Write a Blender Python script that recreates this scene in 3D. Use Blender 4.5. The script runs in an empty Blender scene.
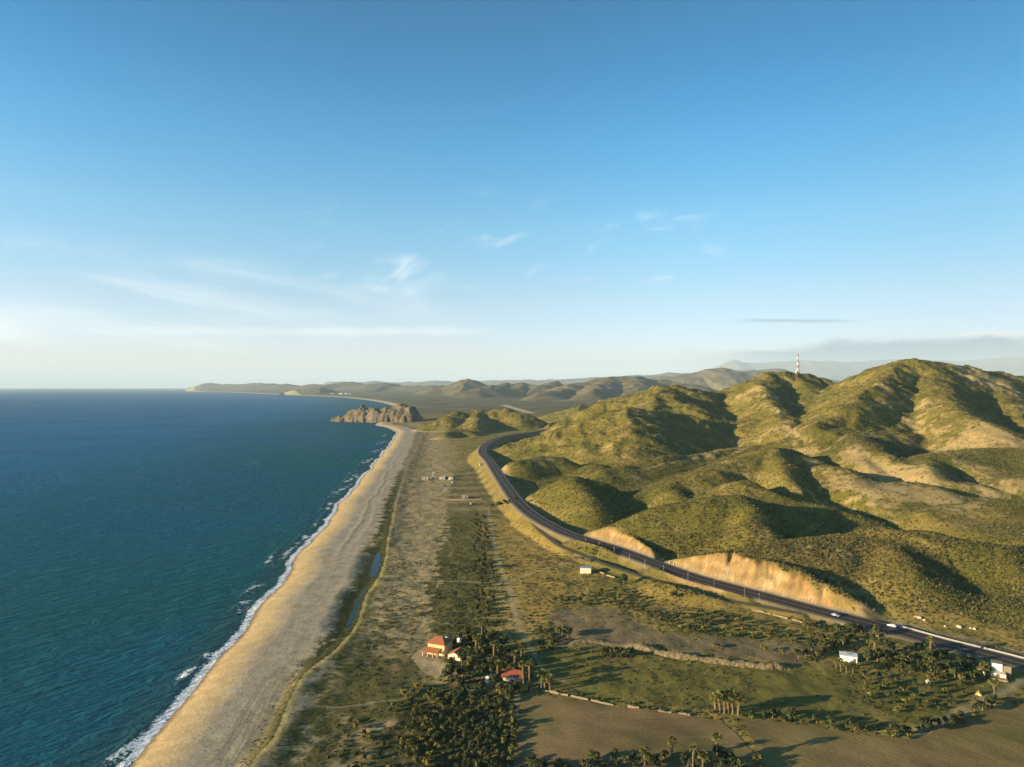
import bpy, bmesh, math, random
import numpy as np

# ------------------------------------------------------------------ camera, light, exposure
SC = bpy.context.scene
COL = SC.collection
HC, FPX, VH, UC = 120.0, 690.0, 386.5, 512.0     # drone height, focal length in pixels, horizon row, centre column
cam_data = bpy.data.cameras.new('camera')
cam_data.sensor_width = 36.0
cam_data.lens = 36.0 * FPX / 1024.0
cam_data.shift_y = 3.0 / 1024.0
cam_data.clip_start = 1.0
cam_data.clip_end = 200000.0
cam = bpy.data.objects.new('camera', cam_data)
cam.location = (0, 0, HC)
cam.rotation_euler = (math.radians(90), 0, 0)
COL.objects.link(cam)
SC.camera = cam

SUN_EL = math.radians(10.5)
SUN_TRAVEL = math.radians(18.0)                   # light travels towards +X and a little +Y
to_sun = np.array([-math.cos(SUN_TRAVEL) * math.cos(SUN_EL), -math.sin(SUN_TRAVEL) * math.cos(SUN_EL), math.sin(SUN_EL)])
sun_data = bpy.data.lights.new('sun', 'SUN')
sun_data.energy = 5.0
sun_data.angle = math.radians(0.5)
sun_data.color = (1.0, 0.81, 0.53)
sun = bpy.data.objects.new('sun', sun_data)
COL.objects.link(sun)
from mathutils import Vector, Matrix
sun.rotation_euler = Vector(to_sun).to_track_quat('Z', 'Y').to_euler()
sun.location = (-300, -100, 400)

SC.view_settings.view_transform = 'Standard'
SC.view_settings.look = 'None'
SC.view_settings.exposure = 1.58
SC.view_settings.gamma = 1.0
SC.view_settings.use_curve_mapping = False
SC.cycles.use_denoising = True
SC.cycles.max_bounces = 5
SC.cycles.diffuse_bounces = 2
SC.cycles.glossy_bounces = 2
SC.cycles.volume_bounces = 0
SC.cycles.transparent_max_bounces = 6


HAZE = 2.7e-5


class NT:
    """tiny helper to write node trees"""
    def __init__(s, tree):
        s.t = tree
        s.n = tree.nodes
        s.l = tree.links

    def new(s, typ, **kw):
        nd = s.n.new(typ)
        for k, v in kw.items():
            setattr(nd, k, v)
        return nd

    def put(s, sock, v):
        if isinstance(v, bpy.types.NodeSocket):
            s.l.new(v, sock)
        elif isinstance(v, (int, float)):
            if sock.type in ('RGBA',):
                sock.default_value = (v, v, v, 1)
            elif sock.type == 'VECTOR':
                sock.default_value = (v, v, v)
            else:
                sock.default_value = v
        else:
            v = tuple(v)
            if sock.type == 'RGBA' and len(v) == 3:
                v = v + (1.0,)
            sock.default_value = v

    def math(s, op, a, b=0.0, c=None, clamp=False):
        nd = s.new('ShaderNodeMath', operation=op, use_clamp=clamp)
        s.put(nd.inputs[0], a)
        s.put(nd.inputs[1], b)
        if c is not None:
            s.put(nd.inputs[2], c)
        return nd.outputs[0]

    def vmath(s, op, a, b=(0, 0, 0)):
        nd = s.new('ShaderNodeVectorMath', operation=op)
        s.put(nd.inputs[0], a)
        s.put(nd.inputs[1], b)
        return nd.outputs[0]

    def noise(s, vec, scale, detail=4.0, rough=0.55, dim='3D', dist=0.0):
        nd = s.new('ShaderNodeTexNoise', noise_dimensions=dim)
        s.put(nd.inputs['Vector'], vec)
        nd.inputs['Scale'].default_value = scale
        nd.inputs['Detail'].default_value = detail
        nd.inputs['Roughness'].default_value = rough
        nd.inputs['Distortion'].default_value = dist
        return nd.outputs[0]

    def ramp(s, v, a, b, x=0.0, y=1.0, smooth=True):
        nd = s.new('ShaderNodeMapRange')
        nd.interpolation_type = 'SMOOTHSTEP' if smooth else 'LINEAR'
        s.put(nd.inputs[0], v)
        for i, q in zip((1, 2, 3, 4), (a, b, x, y)):
            s.put(nd.inputs[i], q)
        return nd.outputs[0]

    def mix(s, f, a, b, blend='MIX'):
        nd = s.new('ShaderNodeMix', data_type='RGBA', blend_type=blend)
        s.put(nd.inputs[0], f)
        s.put(nd.inputs[6], a)
        s.put(nd.inputs[7], b)
        return nd.outputs[2]

    def comb(s, x, y, z):
        nd = s.new('ShaderNodeCombineXYZ')
        for i, q in enumerate((x, y, z)):
            s.put(nd.inputs[i], q)
        return nd.outputs[0]

    def bump(s, h, strength, distance):
        nd = s.new('ShaderNodeBump')
        nd.inputs['Strength'].default_value = strength
        nd.inputs['Distance'].default_value = distance
        s.put(nd.inputs['Height'], h)
        return nd.outputs[0]


# ------------------------------------------------------------------ sky
world = bpy.data.worlds.new('World')
SC.world = world
world.use_nodes = True
w = NT(world.node_tree)
bg = w.n['Background']
sky = w.new('ShaderNodeTexSky', sky_type='NISHITA')
sky.sun_disc = False
sky.sun_elevation = SUN_EL
sky.sun_rotation = math.atan2(to_sun[0], to_sun[1])
sky.altitude = 100.0
sky.air_density = 1.0
sky.dust_density = 0.6
sky.ozone_density = 4.0
bg.inputs['Strength'].default_value = 0.06
tc = w.new('ShaderNodeTexCoord').outputs['Generated']
sep = w.new('ShaderNodeSeparateXYZ')
w.put(sep.inputs[0], tc)
dx, dy, dz = sep.outputs
ay = w.math('MAXIMUM', w.math('ABSOLUTE', dy), 0.05)
az = w.math('DIVIDE', dx, ay)          # tangent of the bearing
el = w.math('DIVIDE', dz, ay)          # tangent of the height angle
hs = w.new('ShaderNodeHueSaturation')
hs.inputs['Saturation'].default_value = 1.2
hs.inputs['Hue'].default_value = 0.49
w.l.new(sky.outputs[0], hs.inputs['Color'])
# colour of clear air by true height angle
hyp = w.math('SQRT', w.math('ADD', w.math('MULTIPLY', dx, dx), w.math('MULTIPLY', dy, dy)))
tel = w.math('DIVIDE', dz, w.math('MAXIMUM', hyp, .02))
cr = w.new('ShaderNodeValToRGB')
stops = ((.0, (2.30, 1.76, 2.02)), (.067, (2.32, 1.55, 1.72)), (.125, (2.62, 1.57, 1.45)), (.234, (2.40, 1.72, 1.50)), (.343, (1.28, 1.58, 1.52)), (.451, (.36, 1.28, 1.32)), (.6, (.02, 1.0, 1.02)))
for p_, c_ in stops:
    e_ = cr.color_ramp.elements[0] if p_ == 0 else cr.color_ramp.elements[-1] if p_ == .6 else cr.color_ramp.elements.new(p_ / .6)
    e_.color = (c_[0] / 2.7, c_[1] / 2.7, c_[2] / 2.7, 1)
w.put(cr.inputs[0], w.math('DIVIDE', tel, .6, clamp=True))
dim = w.math('MULTIPLY', 2.7, w.math('SUBTRACT', 1.0, w.math('MULTIPLY', w.math('MULTIPLY', w.ramp(az, .15, .75), w.ramp(tel, 1.2, .12)), .27)))
skyc = w.vmath('MULTIPLY', w.vmath('MULTIPLY', hs.outputs[0], cr.outputs[0]), w.comb(dim, dim, dim))
# thin cirrus streaks
tilt = w.math('ADD', el, w.math('MULTIPLY', az, 0.16))
q = w.comb(w.math('MULTIPLY', az, 2.2), w.math('MULTIPLY', tilt, 13.0), 3.3)
n1 = w.noise(q, 1.0, 6.0, 0.62, dist=0.6)
q2 = w.comb(w.math('MULTIPLY', az, 9.0), w.math('MULTIPLY', w.math('SUBTRACT', el, w.math('MULTIPLY', az, 0.12)), 22.0), 8.1)
n2 = w.noise(q2, 1.0, 5.0, 0.6, dist=0.8)
low = w.math('MULTIPLY', w.ramp(el, 0.02, 0.08), w.ramp(el, 0.26, 0.12))
lft = w.ramp(az, 0.05, -0.6)
c1 = w.math('MULTIPLY', w.math('MULTIPLY', w.ramp(n1, 0.46, 0.78), low), w.math('MULTIPLY', lft, 0.55))
mid = w.math('MULTIPLY', w.ramp(el, 0.10, 0.17), w.ramp(el, 0.30, 0.22))
ctr = w.math('MULTIPLY', w.ramp(az, -0.42, -0.10), w.ramp(az, 0.42, 0.12))
c2 = w.math('MULTIPLY', w.math('MULTIPLY', w.ramp(n2, 0.52, 0.80), mid), w.math('MULTIPLY', ctr, 0.5))
# one long thin veil low over the sea
vl = w.math('SUBTRACT', el, w.math('ADD', 0.080, w.math('MULTIPLY', w.math('SUBTRACT', n2, 0.5), 0.012)))
veil = w.math('MULTIPLY', w.ramp(w.math('ABSOLUTE', vl), 0.010, 0.0), w.math('MULTIPLY', w.ramp(az, -0.75, -0.35), w.ramp(az, 0.05, -0.12)))
c3 = w.math('MULTIPLY', veil, w.ramp(n1, 0.35, 0.65, 0.05, 0.34))
cir = w.math('MINIMUM', w.math('ADD', w.math('ADD', c1, c2), c3), 0.8)
skyc = w.mix(cir, skyc, (7.6, 7.5, 7.3))
# grey-blue bank of low cloud over the far mountains on the right
q3 = w.comb(w.math('MULTIPLY', az, 5.0), w.math('MULTIPLY', el, 26.0), 1.7)
n3 = w.noise(q3, 1.0, 6.0, 0.6, dist=0.3)
top = w.math('ADD', w.math('ADD', 0.054, w.math('MULTIPLY', w.ramp(az, 0.28, 0.5), 0.020)), w.math('MULTIPLY', w.math('SUBTRACT', n3, 0.5), 0.05))
bank = w.math('MULTIPLY', w.ramp(w.math('SUBTRACT', top, el), -0.004, 0.012), w.ramp(az, 0.20, 0.42))
skyc = w.mix(w.math('MULTIPLY', bank, 0.85), skyc, (1.0, 1.42, 1.98))
edge = w.math('MULTIPLY', w.ramp(w.math('ABSOLUTE', w.math('SUBTRACT', top, el)), 0.007, 0.0), w.math('MULTIPLY', w.ramp(az, 0.40, 0.62), w.ramp(n3, 0.44, 0.56)))
skyc = w.mix(w.math('MULTIPLY', edge, 0.85), skyc, (5.4, 5.1, 4.7))
# a flat dark sliver above the bank and a dim stripe left of it
sl = w.math('ABSOLUTE', w.math('SUBTRACT', el, w.math('ADD', 0.0945, w.math('MULTIPLY', w.math('SUBTRACT', n3, 0.5), 0.01))))
sliver = w.math('MULTIPLY', w.ramp(sl, 0.0042, 0.0005), w.math('MULTIPLY', w.ramp(az, 0.30, 0.38), w.ramp(az, 0.53, 0.44)))
skyc = w.mix(w.math('MULTIPLY', sliver, 0.62), skyc, (1.5, 2.1, 2.6))
s2 = w.math('ABSOLUTE', w.math('SUBTRACT', el, 0.034))
strip = w.math('MULTIPLY', w.ramp(s2, 0.007, 0.001), w.math('MULTIPLY', w.ramp(az, -0.10, 0.10), w.ramp(az, 0.36, 0.2)))
skyc = w.mix(w.math('MULTIPLY', strip, w.ramp(n3, 0.3, 0.7, 0.1, 0.45)), skyc, (2.9, 3.5, 4.0))
w.l.new(skyc, bg.inputs['Color'])


# ------------------------------------------------------------------ numeric helpers
_rng = np.random.RandomState(7)
_perm = _rng.permutation(4096).astype(np.int32)
_ga = _rng.rand(4096) * 2 * np.pi
_gx = np.cos(_ga).astype(np.float32); _gy = np.sin(_ga).astype(np.float32)


def gnoise(x, y, seed=0):
    """gradient noise, about -1..1"""
    x = np.asarray(x); y = np.asarray(y)
    fx0 = np.floor(x); fy0 = np.floor(y)
    fx = (x - fx0).astype(np.float32); fy = (y - fy0).astype(np.float32)
    ix = (fx0.astype(np.int64) + seed * 57).astype(np.int32); iy = (fy0.astype(np.int64) + seed * 131).astype(np.int32)
    ux = fx * fx * fx * (fx * (fx * 6 - 15) + 10)
    uy = fy * fy * fy * (fy * (fy * 6 - 15) + 10)
    r0 = _perm[iy & 4095]; r1 = _perm[(iy + 1) & 4095]
    def g(ox, oy):
        k = _perm[(ix + ox + (r1 if oy else r0)) & 4095]
        return _gx[k] * (fx - ox) + _gy[k] * (fy - oy)
    a = g(0, 0); b = g(1, 0); c = g(0, 1); d = g(1, 1)
    a += (b - a) * ux; c += (d - c) * ux
    return (a + (c - a) * uy) * 1.5


def fbm(x, y, octv=4, seed=0, gain=0.5, lac=2.03):
    s = np.zeros(np.shape(x)); amp = 1.0; tot = 0
    for o in range(octv):
        s += amp * gnoise(x + 17.3 * o, y - 9.7 * o, seed + o)
        tot += amp
        amp *= gain; x = x * lac; y = y * lac
    return s / tot * 1.3


def ridged(x, y, octv=4, seed=0):
    s = np.zeros(np.shape(x)); amp = 1.0; tot = 0
    for o in range(octv):
        s += amp * (1 - np.abs(gnoise(x + 31.1 * o, y + 5.3 * o, seed + o)) * 1.6)
        tot += amp
        amp *= 0.5; x = x * 2.07; y = y * 2.07
    return s / tot


def sstep(x, a, b):
    t = np.clip((x - a) / (b - a), 0, 1)
    return t * t * (3 - 2 * t)


def P(u, v, z=6.0):
    """pixel on a level z -> ground point"""
    Y = (HC - z) * FPX / (v - VH)
    return ((u - UC) / FPX * Y, Y)


def PY(u, v, Y):
    """pixel at a distance Y -> 3d point"""
    return ((u - UC) / FPX * Y, Y, HC - (v - VH) / FPX * Y)


def poly_mask(x, y, pts, soft=0.0):
    """point in polygon; pts in ground coordinates"""
    pts = np.asarray(pts, float)
    ins = np.zeros(np.shape(x), bool)
    n = len(pts)
    x0, y0 = pts.min(0); x1, y1 = pts.max(0)
    sel = (x >= x0) & (x <= x1) & (y >= y0) & (y <= y1)
    xs = x[sel]; ys = y[sel]
    if xs.size == 0:
        return ins
    r = np.zeros(xs.shape, bool)
    for i in range(n):
        xa, ya = pts[i]; xb, yb = pts[(i + 1) % n]
        if ya == yb:
            continue
        c = ((ya > ys) != (yb > ys)) & (xs < (xb - xa) * (ys - ya) / (yb - ya) + xa)
        r ^= c
    ins[sel] = r
    return ins


def pdist(x, y, pts, limit):
    """distance to a polyline, with the height carried along it (3rd value); inf beyond the limit"""
    pts = np.asarray(pts, float)
    d = np.full(np.shape(x), np.inf); hz = np.zeros(np.shape(x)); side = np.zeros(np.shape(x))
    x0, y0 = pts[:, 0].min() - limit, pts[:, 1].min() - limit
    x1, y1 = pts[:, 0].max() + limit, pts[:, 1].max() + limit
    sel = np.nonzero((x >= x0) & (x <= x1) & (y >= y0) & (y <= y1))
    xs = x[sel]; ys = y[sel]
    if xs.size == 0:
        return d, hz, side
    bd = np.full(xs.shape, np.inf); bz = np.zeros(xs.shape); bs = np.zeros(xs.shape)
    for i in range(len(pts) - 1):
        a = pts[i]; b = pts[i + 1]
        e = b[:2] - a[:2]; L2 = max(float(e @ e), 1e-9)
        t = np.clip(((xs - a[0]) * e[0] + (ys - a[1]) * e[1]) / L2, 0, 1)
        px = xs - (a[0] + e[0] * t); py = ys - (a[1] + e[1] * t)
        dd = np.hypot(px, py)
        m = dd < bd
        bd = np.where(m, dd, bd)
        if pts.shape[1] > 2:
            bz = np.where(m, a[2] + (b[2] - a[2]) * t, bz)
        bs = np.where(m, np.sign(e[0] * (ys - a[1]) - e[1] * (xs - a[0])), bs)
    d[sel] = bd; hz[sel] = bz; side[sel] = bs
    return d, hz, side


def smooth_line(pts, step):
    """Catmull-Rom through the points, resampled"""
    pts = np.asarray(pts, float)
    out = []
    n = len(pts)
    for i in range(n - 1):
        p0 = pts[max(i - 1, 0)]; p1 = pts[i]; p2 = pts[i + 1]; p3 = pts[min(i + 2, n - 1)]
        k = max(2, int(np.hypot(*(p2 - p1)[:2]) / step))
        for j in range(k):
            t = j / k
            out.append(0.5 * ((2 * p1) + (p2 - p0) * t + (2 * p0 - 5 * p1 + 4 * p2 - p3) * t * t + (3 * p1 - p0 - 3 * p2 + p3) * t ** 3))
    out.append(pts[-1])
    return np.array(out)


# ------------------------------------------------------------------ the shape of the land
COAST = [(-400, -104), (0, -112), (217, -122), (264, -123.5), (326, -128.7), (388, -139), (491, -151), (729, -176.6),
         (935, -199), (1180, -224), (1415, -250), (1820, -300), (2020, -362), (2150, -430), (2400, -440), (2700, -440), (3100, -470), (3851, -625),
         (4731, -850), (5710, -1134), (6900, -1570), (8280, -2184), (9200, -2827), (11040, -3952), (13800, -5540),
         (17000, -8000), (20700, -9700), (21500, -9700), (23500, -7000), (30000, -6500), (80000, -6500)]
_cy = np.concatenate([np.arange(-400, 3000, 5.0), np.arange(3000, 30000, 60.0), [80000.0]])
_cx = np.interp(_cy, [c[0] for c in COAST], [c[1] for c in COAST])
_k = np.ones(25) / 25
_cs = np.convolve(np.pad(_cx, 12, mode='edge'), _k, 'valid')
_cs[-14:] = _cx[-14:]


def coast_x(Y):
    c = np.interp(Y, _cy, _cs)
    return c + 1.6 * np.sin(Y / 13.0 + 0.8 * np.sin(Y / 47.0)) * 0.5 + 1.2 * np.sin(Y / 31.0 + 1.0) + 2.2 * gnoise(Y / 60.0, Y * 0 + 3.3, 91)


def coast_d(X, Y):
    s = (np.interp(Y + 20, _cy, _cs) - np.interp(Y - 20, _cy, _cs)) / 40.0
    return (X - coast_x(Y)) / np.sqrt(1 + s * s)


RIDGE_LINE = [(-76.0, 120), (-79.5, 200), (-80.4, 218.3), (-78.9, 227.7), (-82.7, 257), (-84, 280), (-79, 301), (-77, 319), (-77.5, 347),
              (-82.5, 390), (-82, 421), (-87, 471), (-96, 534), (-104, 594), (-118, 699), (-135, 849), (-152, 1011), (-174, 1250), (-198, 1483), (-225, 1800)]
RIDGE_LINE = smooth_line(RIDGE_LINE, 6.0)

ROAD_PX = [(1190, 712, 7), (1100, 685, 7), (1024, 664, 7), (982, 653, 7), (940, 642.5, 7.2), (905, 632.5, 7.5), (872, 624, 8), (820, 611, 8.5), (779, 600, 9), (697, 578, 10), (655, 563.5, 10.5),
           (614.7, 548.5, 11), (560, 530, 12), (522.8, 506.6, 13), (502, 479.7, 15), (489.7, 461, 17), (482.5, 452.8, 18.5),
           (484.5, 445.5, 20), (496, 439, 22.5), (510, 435, 25), (532, 432, 28), (549, 429, 31.5), (560, 424.5, 34), (573, 418, 38), (589, 410.5, 43), (600, 405, 45)]
ROAD = smooth_line([P(u, v, z) + (z,) for u, v, z in ROAD_PX], 8.0)
ROAD_COARSE = smooth_line(ROAD[::6], 1e6)[::2]
SIDE_PX = [(528, 516, 12), (537, 527, 10.5), (546, 535, 9.5), (560, 545.5, 9), (580, 553.5, 8.7), (600, 562, 8.5), (625, 570.5, 8.3), (650, 578.5, 8.2), (690, 590, 8), (735, 601.5, 7.8), (760, 606, 8), (800, 613, 8.2)]
SIDE = smooth_line([P(u, v, z) + (z,) for u, v, z in SIDE_PX], 6.0)

# crest lines: (slope of the flanks, roundness, [(u, v, distance), ...])
CRESTS = [
    (.34, 16, [(722, 553, 402), (770, 547, 406), (830, 536, 420), (880, 531, 426), (940, 531, 420), (1000, 545, 400), (1070, 560, 390), (1160, 580, 380)]),
    (.36, 14, [(608, 533, 482), (622, 526, 490), (650, 513, 497), (700, 499, 510), (735, 494, 520), (762, 502, 520)]),
    (.30, 18, [(640, 496, 630), (665, 485, 645), (690, 477, 660), (730, 462, 700), (760, 453, 720), (777, 447, 730)]),
    (.42, 14, [(777, 447, 730), (790, 449, 735), (806, 455, 720), (840, 470, 650), (880, 492, 590)]),
    (.26, 12, [(745, 482, 600), (790, 496, 570), (840, 513, 540), (890, 523, 520)]),
    (.44, 15, [(573, 478, 660), (580, 477, 662), (592, 480, 660)]),
    (.42, 10, [(580, 477, 660), (586, 490, 615), (594, 503, 575)]),
    (.46, 10, [(520, 462, 850), (540, 457, 880), (556, 459, 880)]),
    (.44, 11, [(590, 465, 860), (604, 470, 770), (650, 459, 800), (700, 452, 850), (750, 443, 900), (790, 438, 920)]),
    (.50, 12, [(515, 446, 1110), (540, 440, 1090), (560, 432, 1080), (590, 421, 1090), (612, 412, 1100), (628, 410, 1100), (650, 412, 1120), (690, 416, 1150)]),
    (.30, 14, [(628, 411, 1100), (634, 430, 990), (640, 450, 900)]),
    (.50, 18, [(600, 404, 1430), (640, 392, 1440), (662, 386, 1450), (684, 387, 1450), (700, 389, 1470), (720, 393, 1480), (750, 391, 1500)]),
    (.36, 18, [(662, 387, 1450), (672, 398, 1330), (690, 408, 1250)]),
    (.52, 18, [(740, 385, 1520), (765, 373, 1520), (780, 372, 1520), (798, 373.5, 1520), (815, 376, 1530), (845, 384, 1500)]),
    (.52, 13, [(765, 374, 1500), (762, 384, 1400), (768, 397, 1280), (778, 412, 1140), (792, 426, 1000)]),
    (.52, 13, [(798, 374, 1510), (808, 388, 1390), (818, 404, 1260), (832, 420, 1100)]),
    (.47, 20, [(845, 382, 1420), (862, 376, 1360), (882, 367, 1300), (900, 361.5, 1260), (915, 360.5, 1250), (945, 364, 1280), (990, 372, 1330), (1024, 376, 1350), (1090, 375, 1400), (1200, 372, 1450)]),
    (.50, 13, [(900, 362, 1250), (885, 378, 1130), (868, 392, 1020), (845, 410, 930), (820, 424, 860)]),
    (.50, 13, [(930, 364, 1250), (936, 380, 1110), (942, 398, 990), (958, 413, 900), (990, 424, 830)]),
    (.46, 14, [(985, 373, 1310), (1000, 392, 1120), (1015, 412, 980), (1040, 428, 880)]),
    (.42, 12, [(815, 443, 830), (850, 431, 860), (875, 425, 900), (905, 430, 900)]),
    (.26, 18, [(900, 462, 700), (930, 455, 720), (980, 450, 740), (1040, 448, 760), (1100, 445, 780)]),
    (.26, 16, [(880, 487, 600), (920, 480, 620), (970, 482, 615), (1030, 478, 620), (1100, 475, 640)]),
    (.26, 14, [(930, 512, 520), (980, 505, 530), (1040, 500, 540), (1100, 500, 540)]),
    (.44, 14, [(448, 416, 1840), (456, 412.5, 1880), (466, 413.5, 1900), (478, 409.5, 1930), (492, 411, 1920), (506, 408.5, 1900), (522, 414, 1820)]),
    (.44, 12, [(446, 434, 1530), (453, 431, 1580), (463, 430, 1600), (474, 434, 1560)]),
    (.30, 25, [(585, 405, 2300), (600, 401, 2200), (625, 396, 2100)]),
    (.62, 10, [(628, 410, 1095), (622, 430, 1000), (618, 446, 930), (616, 458, 880)]),
    (.44, 10, [(668, 484, 645), (676, 497, 590), (688, 507, 560)]),
    (.50, 9, [(735, 494, 520), (744, 508, 490), (752, 522, 465)]),
    (.60, 10, [(776, 447, 730), (782, 466, 660), (792, 482, 610), (800, 495, 575)]),
    (.46, 14, [(480, 411, 1940), (478, 420, 1760), (476, 428, 1640)]),
    (.46, 14, [(664, 387, 1450), (656, 399, 1330), (655, 408, 1240)]),
    (.44, 14, [(850, 431, 860), (858, 440, 790), (872, 450, 730)]),
    (.34, 12, [(880, 531, 426), (890, 552, 392), (897, 572, 368)]),
    (.42, 12, [(930, 455, 720), (925, 470, 650), (930, 485, 600)]),
    (.55, 5, [(718, 556, 398), (765, 559, 384), (795, 568, 370), (812, 580, 361), (834, 590, 352), (852, 602, 344)]),
    (.50, 5, [(598, 534, 476), (612, 528, 478), (630, 533, 464), (646, 545, 450)]),
    # far country
    (.32, 130, [(446, 386, 5200), (456, 381.5, 5200), (464, 380, 5200), (474, 382.5, 5200), (486, 387, 5200)]),
    (.34, 80, [(472, 391, 4000), (484, 388, 4100), (497, 385, 4300), (507, 383, 4400), (516, 386, 4300), (527, 382.5, 4400), (540, 387, 4300)]),
    (.34, 80, [(546, 387, 4700), (556, 381.5, 4900), (564, 385, 4900), (580, 385, 4600)]),
    (.34, 90, [(548, 394, 3700), (565, 387, 3800), (585, 380, 4000), (603, 377.5, 4100), (622, 378, 4100), (640, 377, 4200), (656, 380, 4200), (690, 384, 4000)]),
    (.34, 60, [(603, 378, 4050), (600, 388, 3500), (590, 394, 3200)]),
    (.34, 60, [(636, 378, 4150), (640, 388, 3500), (650, 394, 3200)]),
    (.30, 60, [(560, 389, 3700), (545, 395, 3300)]),
    (.32, 160, [(664, 381, 6400), (690, 373, 6500), (706, 369, 6500), (722, 368, 6500), (740, 372, 6500), (765, 372, 6500), (790, 378, 6500)]),
    (.30, 160, [(640, 380, 8500), (668, 376, 8500), (690, 377, 8500), (740, 371, 8800), (775, 369, 8800)]),
    (.22, 200, [(200, 387, 19800), (206, 384.5, 19800), (214, 382.8, 19800), (222, 384.5, 19900), (228, 385.5, 20000)]),
    (.16, 160, [(226, 385.2, 18000), (240, 384.4, 17500), (265, 384.0, 17000), (285, 384.8, 16000), (300, 387, 15000)]),
    (.24, 60, [(303, 389.8, 9900), (312, 388.3, 9900), (322, 387.8, 9900), (330, 390, 9900)]),
    (.20, 200, [(315, 385, 13500), (335, 384.5, 13000), (346, 382, 12800), (358, 385, 12600), (372, 385.5, 12000), (388, 383, 11500), (400, 385.5, 11500), (430, 385.5, 11000)]),
    (.16, 300, [(285, 384, 26000), (320, 381.8, 26000), (350, 382.2, 26000), (380, 381.5, 26000), (420, 382.5, 26000), (440, 381, 24000), (480, 381, 24000), (520, 380.5, 23000), (560, 379.5, 22000), (620, 376.5, 20000), (650, 374, 20000), (700, 372, 20000), (760, 370, 20000)]),
    (.32, 350, [(690, 376, 40000), (715, 367, 40000), (733, 359.5, 40000), (748, 363, 40000), (775, 362, 40000), (810, 360, 40000), (850, 362, 40000), (900, 359, 41000), (960, 361, 41000), (1010, 357, 41000), (1100, 358, 42000)]),
]
CRESTS = [(s, r, [(u, v, Y * 1.5) if 3000 <= Y <= 9000 else (u, v, Y) for u, v, Y in p]) for s, r, p in CRESTS]
CRESTS = [(s * (1.3 if p[0][2] < 700 else 1.06), r * (.8 if p[0][2] < 700 else .9), np.array([PY(*q) for q in p])) for s, r, p in CRESTS]

POND_PX = [[(346, 628), (352, 612), (358, 600), (362, 592), (366, 588), (368.5, 592), (365, 606), (358.5, 620), (353, 630)],
           [(369, 577), (372, 566), (375, 556), (379, 553), (381.5, 558), (381, 568), (376, 576.5)]]
PONDS = [[P(u, v, 2.2) for u, v in pl] for pl in POND_PX]


GULLIES = []


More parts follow.
